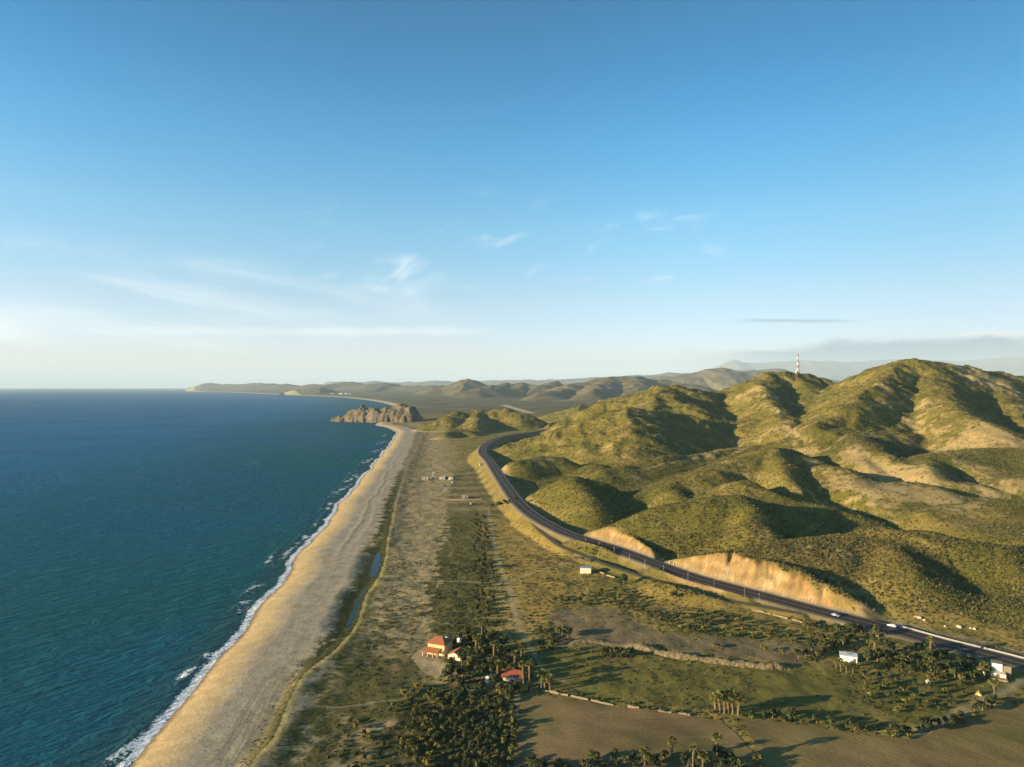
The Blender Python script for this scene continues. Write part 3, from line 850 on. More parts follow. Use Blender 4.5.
# ground material: vertex land cover broken up by fine noise
M_GROUND, nt, b = new_mat('ground')
pos = nt.new('ShaderNodeTexCoord').outputs['Object']
lc = nt.new('ShaderNodeAttribute', attribute_name='tint').outputs['Color']
f1 = nt.ramp(nt.noise(pos, .9, 5.0, .65), .3, .7, .78, 1.22, smooth=False)
f2 = nt.ramp(nt.noise(pos, .16, 4.0, .6), .3, .7, .84, 1.16, smooth=False)
f = nt.math('MULTIPLY', f1, f2)
nt.l.new(nt.vmath('MULTIPLY', lc, nt.comb(f, f, f)), b.inputs['Base Color'])
b.inputs['Roughness'].default_value = .95
b.inputs['Specular IOR Level'].default_value = .05
nt.l.new(nt.bump(nt.noise(pos, .7, 5.0, .65), .35, .5), b.inputs['Normal'])

# ------------------------------------------------------------------ the ground, one sheet to the horizon
rows = [-300.0]
while rows[-1] < 48000:
    y = rows[-1]
    rows.append(y + (12.0 if y < 100 else 3.0 if y < 190 else max(.95, .0036 * y)))
rows = np.array(rows)
tt = np.linspace(-.60, .98, 900)
GX = tt[None, :] * (np.maximum(rows, 200)[:, None] + 70.0)
GY = np.repeat(rows[:, None], len(tt), 1)
faces = grid_faces(*GX.shape)
dd = coast_d(GX, GY).ravel()
faces = faces[(dd[faces].max(1) > -45)]
gv, gf = compact(np.stack([GX.ravel(), GY.ravel()], 1), faces)
gz = np.zeros(len(gv)); gc = np.zeros((len(gv), 3))
for i in range(0, len(gv), 60000):                # in chunks of neighbouring rows: fast and small
    xs = gv[i:i + 60000, 0]; ys = gv[i:i + 60000, 1]
    zz, mm = height(xs, ys)
    gz[i:i + 60000] = zz
    gc[i:i + 60000] = landcover(xs, ys, zz, mm)[0]
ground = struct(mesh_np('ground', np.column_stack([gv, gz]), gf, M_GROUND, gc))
del GX, GY, faces, gv, gf, gc, dd, gz

# ------------------------------------------------------------------ sea
M_SEA, nt, b = new_mat('sea')
pos = nt.new('ShaderNodeTexCoord').outputs['Object']
off = nt.new('ShaderNodeAttribute', attribute_name='offshore').outputs['Fac']
foam = nt.new('ShaderNodeAttribute', attribute_name='foam').outputs['Fac']
deep = nt.ramp(off, 8, 700)
body = nt.mix(deep, (.006, .086, .100), (.014, .130, .255))
big = nt.noise(pos, .004, 4.0, .6)
body = nt.mix(nt.ramp(big, .4, .65, 0, .5), body, (.007, .088, .19))
sh = nt.ramp(off, 30, 3)
body = nt.mix(nt.math('MULTIPLY', sh, .5), body, (.030, .060, .055))
fn = nt.noise(pos, .55, 6.0, .7)
ff = nt.ramp(nt.math('ADD', foam, nt.math('MULTIPLY', nt.math('SUBTRACT', fn, .5), 2.2)), .50, .78)
# faint slicks far out
sl = nt.noise(nt.vmath('MULTIPLY', pos, (.006, .0026, 0)), 1.0, 5.0, .6, dist=1.2)
slk = nt.math('MULTIPLY', nt.ramp(nt.math('ABSOLUTE', nt.math('SUBTRACT', sl, .5)), .012, .0), nt.ramp(off, 60, 200))
colr = nt.mix(ff, body, (.66, .68, .69))
colr = nt.mix(nt.math('MULTIPLY', slk, .09), colr, (.16, .26, .33))
nt.l.new(colr, b.inputs['Base Color'])
nt.l.new(nt.ramp(ff, 0, 1, .22, .9, smooth=False), b.inputs['Roughness'])
b.inputs['Specular IOR Level'].default_value = 0.0
rot = nt.new('ShaderNodeVectorRotate', rotation_type='Z_AXIS')
nt.put(rot.inputs['Vector'], pos)
rot.inputs['Angle'].default_value = math.radians(-42)
wv = nt.vmath('MULTIPLY', rot.outputs[0], (.045, .13, 1))
h1 = nt.noise(wv, 1.0, 5.0, .62, dist=1.2)
wv2 = nt.vmath('MULTIPLY', rot.outputs[0], (.30, .62, 1))
h2 = nt.noise(wv2, 1.0, 4.0, .6)
hh = nt.math('ADD', nt.math('MULTIPLY', h1, 3.6), nt.math('MULTIPLY', h2, .9))
bn = nt.bump(hh, .8, 1.3)
nt.l.new(bn, b.inputs['Normal'])
gl = nt.new('ShaderNodeBsdfGlossy'); gl.inputs['Roughness'].default_value = .18
nt.l.new(bn, gl.inputs['Normal'])
fr = nt.new('ShaderNodeFresnel'); fr.inputs['IOR'].default_value = 1.333
nt.l.new(bn, fr.inputs['Normal'])
mx = nt.new('ShaderNodeMixShader')
nt.put(mx.inputs[0], nt.math('MULTIPLY', nt.math('MINIMUM', nt.math('MULTIPLY', fr.outputs[0], .30), .05), nt.math('SUBTRACT', 1.0, ff)))
nt.l.new(b.outputs[0], mx.inputs[1]); nt.l.new(gl.outputs[0], mx.inputs[2])
nt.l.new(mx.outputs[0], nt.n['Material Output'].inputs['Surface'])

rows = [-300.0]
while rows[-1] < 44000:
    y = rows[-1]
    rows.append(y + (12.0 if y < 150 else max(1.3, .006 * y)))
rows = np.array(rows)
offs = [-16.0]
while offs[-1] < 60:
    offs.append(offs[-1] + 1.0)
while offs[-1] < 70000:
    offs.append(offs[-1] * 1.09 + 1.0)
offs = np.array(offs)
CX = coast_x(rows)
SX = CX[:, None] - offs[None, :] * np.ones((len(rows), 1))
SY = np.repeat(rows[:, None], len(offs), 1)
so = -coast_d(SX, SY)
nl = gnoise(SY / 38.0, SX / 60.0, 201)
# swash line, breakers in patches, thin outer lines
swash = np.exp(-((so - 1.9 - 1.6 * gnoise(SY / 17.0, SY * 0, 203)) / 3.0) ** 2) * (1.0 + .2 * nl)
brk = np.zeros_like(so); crest = np.zeros_like(so)
BREAK = [(491, 12, 34, 8), (540, 9, 26, 6), (408, 13, 16, 5), (376, 9, 13, 5), (690, 11, 34, 7), (800, 14, 60, 9), (905, 13, 50, 10), (960, 22, 26, 4),
         (1110, 16, 60, 9), (1290, 14, 60, 9), (1480, 20, 70, 10), (1700, 26, 60, 8), (620, 6, 40, 5), (232, 5, 24, 5), (250, 4, 12, 4), (300, 5, 30, 4)]
for y0, o0, ly, lo in BREAK:
    e = np.exp(-((SY - y0) / ly) ** 4)
    wob = so - o0 + .1 * (SY - y0) + 2.5 * gnoise(SY / 8.0, so / 8.0, 207) + 3.0 * gnoise(SY / 21.0, SY * 0, 208)
    brk = np.maximum(brk, .74 * e * np.exp(-(wob / lo * 1.25) ** 2) * (.75 + .7 * gnoise(SY / 14.0, so / 5.0, 209)))
    crest = np.maximum(crest, e * np.exp(-((so - o0 - lo * .6) / 2.2) ** 2))
fm = np.clip(np.maximum(swash, brk), 0, 1) * sstep(SY, 3500, 2500)
fm = np.where(so < -3, 0, fm)
fm *= np.where(SY > 1200, 1 + .0, 1)
SZ = .4 * crest * sstep(so, 1, 5)
sea = struct(mesh_np('sea', np.stack([SX.ravel(), SY.ravel(), SZ.ravel()], 1), grid_faces(*SX.shape)[:, ::-1], M_SEA, None, True, {'offshore': so.ravel(), 'foam': fm.ravel()}))
del SX, SY, SZ, so, fm, brk, crest, swash

# ------------------------------------------------------------------ rocky headland
M_ROCK, nt, b = new_mat('headland_rock')
pos = nt.new('ShaderNodeTexCoord').outputs['Object']
geo = nt.new('ShaderNodeNewGeometry')
sp = nt.new('ShaderNodeSeparateXYZ'); nt.l.new(geo.outputs['Normal'], sp.inputs[0])
n1 = nt.noise(pos, .05, 5.0, .65)
rk = nt.mix(nt.ramp(n1, .35, .65), (.062, .049, .030), (.155, .118, .068))
vegm = nt.math('MULTIPLY', nt.ramp(sp.outputs[2], .62, .8), nt.ramp(nt.noise(pos, .03, 4.0, .6), .38, .52))
nt.l.new(nt.mix(vegm, rk, (.105, .09, .035)), b.inputs['Base Color'])
b.inputs['Roughness'].default_value = .95
nt.l.new(nt.bump(nt.noise(pos, .12, 6.0, .7), .8, 3.0), b.inputs['Normal'])
hx = np.arange(-680, -180, 2.6); hy = np.arange(2170, 2560, 2.6)
HX, HY = np.meshgrid(hx, hy)
SP = np.array([PY(344, 416, 2390), PY(350, 411, 2385), PY(356, 410, 2370), PY(362, 406, 2365), PY(371, 409, 2345), PY(383, 407.5, 2320), PY(392, 408.5, 2310), PY(398, 405.5, 2310), PY(403, 404, 2300), PY(409, 407, 2290)])
wxx = HX + 14 * fbm(HX / 30., HY / 30., 4, 301); wyy = HY + 14 * fbm(HX / 30., HY / 30., 4, 305)
dd, cz, _ = pdist(wxx, wyy, SP, 260)
prof = np.where(np.isfinite(dd), 1 - np.clip((np.where(np.isfinite(dd), dd, 999) - 10) / 36., 0, 1.6), -.6)
HZ = cz * np.sign(prof) * np.abs(prof) ** .5
HZ += (prof > -.2) * (15 * (ridged(HX / 46., HY / 70., 5, 311) - .6)) * np.clip(prof + .3, 0, 1)
HZ = np.where(prof < -.25, -8, HZ)
lz, _ = height(HX, HY)
f = grid_faces(*HX.shape)
ok = (HZ > lz - 6) & (HZ > -5)
f = f[ok.ravel()[f].any(1)]
hv, hf = compact(np.stack([HX.ravel(), HY.ravel(), HZ.ravel()], 1), f)
headland = struct(mesh_np('headland', hv, hf, M_ROCK))
# ------------------------------------------------------------------ scrub: ground cover of leaf clumps, one mesh per belt
rng = np.random.RandomState(11)


def clump_template(nq, seed, flat=.75):
    r = np.random.RandomState(seed)
    V = []
    for i in range(nq):
        p = r.normal(size=3); p /= np.linalg.norm(p)
        p *= r.uniform(.45, 1.0)
        c = np.array([p[0], p[1], max(p[2] * flat + .55, .12)]) * np.array([.5, .5, .62])
        n = p + r.normal(size=3) * .5 + np.array([0, 0, .35]); n /= np.linalg.norm(n)
        a = np.cross(n, r.normal(size=3)); a /= np.linalg.norm(a); b2 = np.cross(n, a)
        s1 = r.uniform(.24, .42); s2 = r.uniform(.16, .32)
        V += [c - a * s1 - b2 * s2 * .6, c + a * s1 * .7 - b2 * s2, c + a * s1 * .8 + b2 * s2 * .7, c - a * s1 * .6 + b2 * s2]
    return np.array(V)


def scatter_mesh(name, pts, sizes, tints, mat, nq, nvar=5, tall=1.0):
    """one mesh of many leaf clumps"""
    n = len(pts)
    var = rng.randint(0, nvar, n)
    VV = np.zeros((n, nq * 4, 3), np.float32)
    for k in range(nvar):
        t = clump_template(nq, 500 + 13 * k + nq)
        m = np.nonzero(var == k)[0]
        a = rng.rand(len(m)) * 2 * np.pi
        ca, sa = np.cos(a)[:, None], np.sin(a)[:, None]
        s = sizes[m][:, None]
        VV[m, :, 0] = (t[None, :, 0] * ca - t[None, :, 1] * sa) * s + pts[m, 0][:, None]
        VV[m, :, 1] = (t[None, :, 0] * sa + t[None, :, 1] * ca) * s + pts[m, 1][:, None]
        VV[m, :, 2] = t[None, :, 2] * s * tall * .72 * (.8 + .5 * rng.rand(len(m))[:, None]) + pts[m, 2][:, None] - .12 * s
    cc = np.repeat(tints[:, None, :], nq * 4, 1) * (.75 + .5 * np.repeat(rng.rand(n, nq), 4, 1))[:, :, None]
    f = np.arange(n * nq * 4).reshape(-1, 4)
    return stuff(mesh_np(name, VV.reshape(-1, 3), f, mat, cc.reshape(-1, 3), False))


M_SCRUB, nt, b = new_mat('scrub_leaves')
a = nt.new('ShaderNodeAttribute', attribute_name='tint').outputs['Color']
nt.l.new(a, b.inputs['Base Color'])
b.inputs['Roughness'].default_value = .8
b.inputs['Specular IOR Level'].default_value = .1


def sample_land(n, y0, y1, xl, xr):
    """points spread evenly over the strip of land between two distances"""
    out = []
    Y = np.sqrt(rng.rand(n) * (y1 ** 2 - y0 ** 2) + y0 ** 2)
    X = (xl + (xr - xl) * rng.rand(n)) * (Y + 40)
    k = coast_d(X, Y) > 28
    return X[k], Y[k]


def scrub_belt(name, n, y0, y1, smin, smax, nq, only=None):
    X, Y = sample_land(n, y0, y1, -.5, .86)
    P_, S_, T_ = [], [], []
    for i in range(0, len(X), 60000):
        x = X[i:i + 60000]; y = Y[i:i + 60000]
        o = np.argsort(y); x = x[o]; y = y[o]
        h, m = height(x, y)
        col, dn = landcover(x, y, h, m)
        hill = sstep(m['hilly'], .6, 5) + sstep(m['de'], 18, 60)
        k = rng.rand(len(x)) < dn
        x, y, h, hill, d = x[k], y[k], h[k], np.clip(hill[k], 0, 1), m['d'][k]
        nA = fbm(x / 30., y / 30., 3, 401); 
        pick = rng.rand(len(x)) + .5 * nA
        pal = np.array([(.082, .084, .024), (.105, .098, .028), (.140, .118, .038), (.128, .100, .044), (.062, .068, .024)])
        pal2 = np.array([(.060, .064, .018), (.075, .074, .020), (.100, .090, .026), (.085, .072, .028), (.050, .060, .018)])
        idx = np.clip((pick * 5).astype(int), 0, 4)
        T = np.where((hill > .4)[:, None], pal[idx], pal2[idx]) * (.8 + .4 * rng.rand(len(x)))[:, None]
        s = (smin + (smax - smin) * rng.rand(len(x)) ** 2.2) * np.where(hill > .4, 1.0, .72 + .25 * nA) * np.where(d < 62, .62, 1)
        P_.append(np.column_stack([x, y, h])); S_.append(s); T_.append(T)
    P_ = np.vstack(P_); S_ = np.hstack(S_); T_ = np.vstack(T_)
    print(name, len(P_))
    return scatter_mesh(name, P_, S_, T_, M_SCRUB, nq)


scrub_belt('scrub', 150000, 185, 470, .5, 1.7, 8)
scrub_belt('scrub', 200000, 470, 900, .65, 1.8, 5)
scrub_belt('scrub', 190000, 900, 1900, 1.1, 2.7, 4)
scrub_belt('scrub', 40000, 1900, 3000, 2.0, 4.5, 4)
# ------------------------------------------------------------------ building blocks for things
def empty(name, label, cat, loc, rz=0.0, group=None):
    o = bpy.data.objects.new(name, None)
    o.empty_display_size = .5
    o.location = loc; o.rotation_euler = (0, 0, rz)
    o['label'] = label; o['category'] = cat
    if group:
        o['group'] = group
    COL.objects.link(o)
    return o


def part(name, bm, mat, parent=None, smooth=False):
    me = bpy.data.meshes.new(name)
    bmesh.ops.recalc_face_normals(bm, faces=bm.faces[:])
    bm.to_mesh(me); bm.free()
    for p in me.polygons:
        p.use_smooth = smooth
    if mat is not None:
        me.materials.append(mat)
    o = bpy.data.objects.new(name, me)
    COL.objects.link(o)
    if parent is not None:
        o.parent = parent
    return o


def tag(o, label, cat, group=None):
    o['label'] = label; o['category'] = cat
    if group:
        o['group'] = group
    return o


def bx(bm, x0, x1, y0, y1, z0, z1, bev=0.0):
    r = bmesh.ops.create_cube(bm, size=1.0)
    for v in r['verts']:
        v.co = Vector(((x0 + x1) / 2 + v.co.x * (x1 - x0), (y0 + y1) / 2 + v.co.y * (y1 - y0), (z0 + z1) / 2 + v.co.z * (z1 - z0)))
    if bev > 0:
        es = list({e for v in r['verts'] for e in v.link_edges})
        bmesh.ops.bevel(bm, geom=es, offset=bev, segments=1, affect='EDGES')
    return bm


def B(*a, **k):
    return bx(bmesh.new(), *a, **k)


def prism(bm, pts, y0, y1):
    """profile in x,z pushed along y"""
    a = [bm.verts.new((x, y0, z)) for x, z in pts]
    b = [bm.verts.new((x, y1, z)) for x, z in pts]
    n = len(pts)
    bm.faces.new(a); bm.faces.new(b[::-1])
    for i in range(n):
        bm.faces.new((a[i], b[i], b[(i + 1) % n], a[(i + 1) % n]))
    return bm


def tube(bm, pts, rad, n=8, cap=True):
    """tapered tube through the points"""
    rings = []
    pts = [Vector(p) for p in pts]
    for i, p in enumerate(pts):
        t = (pts[min(i + 1, len(pts) - 1)] - pts[max(i - 1, 0)]).normalized()
        u = t.orthogonal().normalized(); v = t.cross(u)
        r = rad[i] if hasattr(rad, '__len__') else rad
        rings.append([bm.verts.new(p + (u * math.cos(6.2832 * k / n) + v * math.sin(6.2832 * k / n)) * r) for k in range(n)])
    for a, b in zip(rings[:-1], rings[1:]):
        for k in range(n):
            bm.faces.new((a[k], a[(k + 1) % n], b[(k + 1) % n], b[k]))
    if cap:
        bm.faces.new(rings[0][::-1]); bm.faces.new(rings[-1])
    return bm


def gable(bm, x0, x1, y0, y1, z0, rise, th=.18, over=.4):
    """roof slabs with the ridge along x"""
    ym = (y0 + y1) / 2
    for s in (-1, 1):
        ye = y0 - over if s < 0 else y1 + over
        ze = z0 - over * rise / ((y1 - y0) / 2)
        a = [(x0 - over, ye, ze), (x1 + over, ye, ze), (x1 + over, ym, z0 + rise), (x0 - over, ym, z0 + rise)]
        lo = [bm.verts.new(p) for p in a]
        up = [bm.verts.new((p[0], p[1], p[2] + th)) for p in a]
        bm.faces.new(lo); bm.faces.new(up)
        for i in range(4):
            bm.faces.new((lo[i], lo[(i + 1) % 4], up[(i + 1) % 4], up[i]))
    return bm


def hip(bm, x0, x1, y0, y1, z0, rise, inset, over=.6, th=.16):
    """hipped roof with a short ridge along x"""
    X0, X1, Y0, Y1 = x0 - over, x1 + over, y0 - over, y1 + over
    ym = (y0 + y1) / 2
    lo = [bm.verts.new(p) for p in ((X0, Y0, z0), (X1, Y0, z0), (X1, Y1, z0), (X0, Y1, z0))]
    c = [bm.verts.new(p) for p in ((X0, Y0, z0 + th), (X1, Y0, z0 + th), (X1, Y1, z0 + th), (X0, Y1, z0 + th))]
    r0 = bm.verts.new((x0 + inset, ym, z0 + rise)); r1 = bm.verts.new((x1 - inset, ym, z0 + rise))
    bm.faces.new(lo[::-1])
    for i in range(4):
        bm.faces.new((lo[i], lo[(i + 1) % 4], c[(i + 1) % 4], c[i]))
    bm.faces.new((c[0], c[1], r1, r0)); bm.faces.new((c[1], c[2], r1)); bm.faces.new((c[2], c[3], r0, r1)); bm.faces.new((c[3], c[0], r0))
    return bm


def windows(root, mat_f, mat_g, spots, axis, face, w_, h_):
    """framed panes standing proud of a wall; spots = (along, sill height)"""
    out = []
    for a, z in spots:
        s = -1 if face < 0 else 1
        def bb(a0, a1, d0, d1, z0, z1, bm):
            if axis == 'y':
                bx(bm, a0, a1, min(d0, d1), max(d0, d1), z0, z1)
            else:
                bx(bm, min(d0, d1), max(d0, d1), a0, a1, z0, z1)
        fb = bmesh.new(); f0 = face + s * .003; f1 = face + s * .09; t = .1
        bb(a - w_ / 2 - t, a - w_ / 2, f0, f1, z, z + h_, fb); bb(a + w_ / 2, a + w_ / 2 + t, f0, f1, z, z + h_, fb)
        bb(a - w_ / 2 - t, a + w_ / 2 + t, f0, f1, z + h_, z + h_ + t, fb); bb(a - w_ / 2 - t, a + w_ / 2 + t, f0, f1 + s * .06, z - t, z, fb)
        wn = part('window', fb, mat_f, root)
        gb = bmesh.new(); bb(a - w_ / 2 + .002, a + w_ / 2 - .002, f0, face + s * .03, z + .002, z + h_ - .002, gb)
        part('pane', gb, mat_g, wn)
        out.append(wn)
    return out


M_YELLOW = simple_mat('yellow_plaster', (.60, .43, .20), .85, .10)
M_CREAM = simple_mat('cream_plaster', (.66, .55, .38), .85, .10)
M_WHITE = simple_mat('white_paint', (.64, .61, .56), .7, .08)
M_TILE = simple_mat('clay_tile', (.33, .115, .05), .85, .30, 2.5)
M_BRICK = simple_mat('red_sheet_roof', (.27, .085, .045), .7, .25, 1.5)
M_GLASS = simple_mat('dark_glass', (.02, .025, .03), .12, .1, 1, .5)
M_DOOR = simple_mat('brown_wood', (.13, .075, .04), .7, .2, 4)
M_STONE = simple_mat('pale_stone', (.21, .165, .105), .9, .3, 1.5)
M_METAL = simple_mat('grey_metal', (.38, .39, .40), .45, .12, 2, .5, .6)
M_CONC = simple_mat('concrete', (.28, .26, .22), .85, .15, 1.2)
M_RED = simple_mat('red_paint', (.32, .13, .10), .5, .08)
M_TAR = simple_mat('asphalt', (.045, .038, .036), .85, .18, .5, .15)
M_TYRE = simple_mat('rubber', (.02, .02, .02), .8, .1)
M_DUSTROAD = simple_mat('old_asphalt', (.11, .09, .066), .9, .2, .4, .1)

# ------------------------------------------------------------------ highway
def ribbon(name, line, offs, mat, dz, lift=0.0):
    """strip along a polyline; offs are sideways offsets (left of travel positive)"""
    line = np.asarray(line)
    t = np.gradient(line[:, :2], axis=0); t /= np.linalg.norm(t, axis=1)[:, None]
    nrm = np.column_stack([-t[:, 1], t[:, 0]])
    V = np.concatenate([np.column_stack([line[:, :2] + nrm * o, line[:, 2] + dz])[:, None, :] for o in offs], 1)
    return mesh_np(name, V.reshape(-1, 3), grid_faces(len(line), len(offs)), mat)


highway = struct(ribbon('highway', ROAD, (-6.0, -3, 0, 3, 6.0), M_TAR, .02))
struct(ribbon('side_road', SIDE, (-1.7, 0, 1.7), M_DUSTROAD, .02))
M_LINE = simple_mat('road_paint', (.62, .60, .55), .7, .2, .6)
M_LINEY = simple_mat('yellow_road_paint', (.52, .36, .08), .7, .2, .6)
for o_, w_, m_ in ((5.4, .09, M_LINE), (-5.4, .09, M_LINE), (.16, .06, M_LINEY), (-.16, .06, M_LINEY)):
    struct(ribbon('road_marking', ROAD, (o_ - w_, o_ + w_), m_, .026))


def road_pt(u, off):
    """point at a sideways offset from the highway centre line where the road crosses image column u; + = seaward"""
    us = UC + FPX * ROAD[:, 0] / ROAD[:, 1]
    i = int(np.argmin(np.abs(us - u) + (ROAD[:, 1] > 900) * 1e4))
    t = ROAD[min(i + 1, len(ROAD) - 1), :2] - ROAD[max(i - 1, 0), :2]
    t /= np.linalg.norm(t)
    p = ROAD[i, :2] + np.array([-t[1], t[0]]) * off
    return p[0], p[1], ROAD[i, 2], math.atan2(t[1], t[0])


# concrete crash barrier on the inland edge
us = UC + FPX * ROAD[:, 0] / ROAD[:, 1]
seg = ROAD[(us > 889) & (ROAD[:, 1] < 500)]
t = np.gradient(seg[:, :2], axis=0); t /= np.linalg.norm(t, axis=1)[:, None]
nr = np.column_stack([-t[:, 1], t[:, 0]])
prof = [(-.32, -.1), (-.32, .1), (-.16, .25), (-.1, .55), (.1, .55), (.16, .25), (.32, .1), (.32, -.1)]
V = np.concatenate([np.column_stack([seg[:, :2] + nr * (-6.75 + a), seg[:, 2] + b_])[:, None, :] for a, b_ in prof], 1)
barrier = mesh_np('crash_barrier', V.reshape(-1, 3), grid_faces(len(seg), len(prof)), M_CONC, smooth=False)
tag(barrier, 'long low pale concrete barrier along the inland edge of the black highway', 'barrier')

# slim posts along the seaward verge
post_us = [595, 607, 622, 638, 656, 676, 696, 720, 745, 769]
ORD = ['first', 'second', 'third', 'fourth', 'fifth', 'sixth', 'seventh', 'eighth', 'ninth', 'tenth', 'eleventh', 'twelfth', 'thirteenth', 'fourteenth', 'fifteenth', 'sixteenth', 'seventeenth', 'eighteenth', 'nineteenth', 'twentieth']
bm = tube(bmesh.new(), [(0, 0, -.3), (0, 0, 3.6)], [.07, .05], 8)
pm_ = part('post', bm, M_METAL)
bs_ = part('base', B(-.25, .25, -.25, .25, -.2, .25, bev=.04), M_CONC)
cp_ = part('lamp_head', B(-.55, .15, -.14, .14, 3.603, 3.75, bev=.04), M_WHITE)
for i, u in enumerate(post_us):
    x, y, z, a = road_pt(u, 7.9)
    r = empty('roadside_post', 'slim grey roadside post on the highway verge, %s from the far end' % ORD[i], 'post', (x, y, hz(x, y)), a + math.pi / 2, 'posts along the highway')
    for src in (pm_, bs_, cp_):
        c = src if i == 0 else src.copy()
        if i:
            COL.objects.link(c)
        c.parent = r

# ------------------------------------------------------------------ ploughed fields
from mathutils.geometry import delaunay_2d_cdt


def field(name, pts, mat, step=3.2):
    pts = np.array(PG(pts))
    b_ = []
    for i in range(len(pts)):
        a = pts[i]; c = pts[(i + 1) % len(pts)]
        n = max(1, int(np.hypot(*(c - a)) / 2.0))
        b_ += [a + (c - a) * j / n for j in range(n)]
    b_ = np.array(b_)
    b_ += .5 * np.column_stack([gnoise(b_[:, 0] / 5, b_[:, 1] / 5, 3), gnoise(b_[:, 0] / 5 + 9, b_[:, 1] / 5, 4)])
    gx, gy = np.meshgrid(np.arange(pts[:, 0].min(), pts[:, 0].max(), step), np.arange(pts[:, 1].min(), pts[:, 1].max(), step))
    gx = gx.ravel(); gy = gy.ravel()
    k = poly_mask(gx, gy, b_)
    dd, _, _ = pdist(gx, gy, np.vstack([b_, b_[:1]]), 2.0)
    k &= ~(dd < 1.2)
    al = np.vstack([b_, np.column_stack([gx[k], gy[k]])])
    nb = len(b_)
    r = delaunay_2d_cdt([Vector(p) for p in al], [], [list(range(nb))], 1, 1e-4)
    v = np.array([(p.x, p.y) for p in r[0]]); f = np.array([q for q in r[2] if len(q) == 3])
    z = height(v[:, 0], v[:, 1])[0] + .17
    return struct(mesh_np(name, np.column_stack([v, z]), f, mat))


def field_mat(name, ang, col, period):
    m, nt, b = new_mat(name)
    pos = nt.new('ShaderNodeTexCoord').outputs['Object']
    warp = nt.noise(pos, .03, 2.0, .5)
    rot = nt.new('ShaderNodeVectorRotate', rotation_type='Z_AXIS')
    nt.put(rot.inputs['Vector'], pos); rot.inputs['Angle'].default_value = ang
    sp = nt.new('ShaderNodeSeparateXYZ'); nt.l.new(rot.outputs[0], sp.inputs[0])
    ph = nt.math('ADD', nt.math('MULTIPLY', sp.outputs[0], 6.2832 / period), nt.math('MULTIPLY', warp, 40.0))
    s = nt.math('SINE', ph)
    n1 = nt.noise(pos, .035, 5.0, .62); n2 = nt.noise(pos, 1.1, 4.0, .6)
    long_ = nt.noise(nt.comb(nt.math('MULTIPLY', ph, .35), nt.math('MULTIPLY', sp.outputs[1], .02), 0), 1.0, 3.0, .6)
    k = nt.math('ADD', nt.ramp(n1, .3, .7, .72, 1.22, smooth=False), nt.math('ADD', nt.math('MULTIPLY', s, .010), nt.math('ADD', nt.math('MULTIPLY', nt.math('SUBTRACT', n2, .5), .5), nt.math('MULTIPLY', nt.math('SUBTRACT', long_, .5), .7))))
    wcol = nt.mix(nt.ramp(nt.noise(pos, .02, 4.0, .6), .42, .62), tuple(col), (col[0] * .82, col[1] * .95, col[2] * .75))
    nt.l.new(nt.vmath('MULTIPLY', wcol, nt.comb(k, k, k)), b.inputs['Base Color'])
    b.inputs['Roughness'].default_value = .95
    b.inputs['Specular IOR Level'].default_value = .05
    nt.l.new(nt.bump(nt.math('ADD', nt.math('MULTIPLY', s, .09), n2), .5, .22), b.inputs['Normal'])
    return m


field('ploughed_field', FIELD_A, field_mat('furrowed_earth', math.radians(84), (.200, .135, .062), 1.5))
field('ploughed_field', FIELD_B, field_mat('harrowed_earth', math.radians(-38), (.210, .140, .060), 1.7))

# ------------------------------------------------------------------ lagoon behind the beach
M_POND, nt, b = new_mat('still_water')
pos = nt.new('ShaderNodeTexCoord').outputs['Object']
b.inputs['Base Color'].default_value = (.008, .022, .034, 1)
b.inputs['Roughness'].default_value = .3
b.inputs['Specular IOR Level'].default_value = .12
nt.l.new(nt.bump(nt.noise(pos, 1.4, 3.0, .5), .15, .1), b.inputs['Normal'])
for pl in PONDS:
    c = smooth_line(np.vstack([pl, pl[:1]]), 2.0)[:-1]
    ctr = c.mean(0)
    c = ctr + (c - ctr) * 1.0
    bm = bmesh.new()
    bm.faces.new([bm.verts.new((p[0], p[1], 2.25)) for p in c])
    struct(part('lagoon', bm, M_POND))

# ------------------------------------------------------------------ crumbling earth bank between the two meadows
BANK = smooth_line([at(u, v) for u, v in [(566, 644), (585, 641), (605, 643), (618, 645), (630, 646), (650, 650), (668, 655), (690, 658), (712, 661), (740, 665), (765, 667), (790, 667)]], .7)
n = len(BANK)
t = np.gradient(BANK[:, :2], axis=0); t /= np.linalg.norm(t, axis=1)[:, None]
nr = np.column_stack([-t[:, 1], t[:, 0]])
s_ = np.arange(n) * .7
amp = (.45 + .55 * sstep(s_, 22, 34)) * (1 - .35 * sstep(s_, 90, 125)) * (.75 + .5 * gnoise(s_ / 9, s_ * 0, 501)) * sstep(s_, 0, 4) * sstep(s_, s_[-1], s_[-1] - 5)
prof = [(-3.6, -.6), (-2.5, .12), (-2.0, .55), (-1.5, .9), (-.7, 1.0), (.4, .95), (1.6, .6), (2.8, .15), (3.6, -.6)]
Vs = []
for o_, hgt in prof:
    wob = .5 * gnoise(s_ / 1.3, s_ * 0 + o_ * 1.7, 505) + .6 * gnoise(s_ / 3.5, s_ * 0 + o_, 506)
    px = BANK[:, :2] + nr * (o_ + wob)[:, None]
    gz = height(px[:, 0], px[:, 1])[0]
    Vs.append(np.column_stack([px, gz + 2.3 * amp * hgt * (1 + .22 * gnoise(s_ / 1.6, s_ * 0 + o_, 507)) - .1])[:, None, :])
M_BANK, nt, b = new_mat('dry_earth_bank')
pos = nt.new('ShaderNodeTexCoord').outputs['Object']
f = nt.ramp(nt.noise(pos, .8, 6.0, .7), .3, .7, .6, 1.3, smooth=False)
nt.l.new(nt.vmath('MULTIPLY', (.165, .122, .058), nt.comb(f, f, f)), b.inputs['Base Color'])
b.inputs['Roughness'].default_value = .95
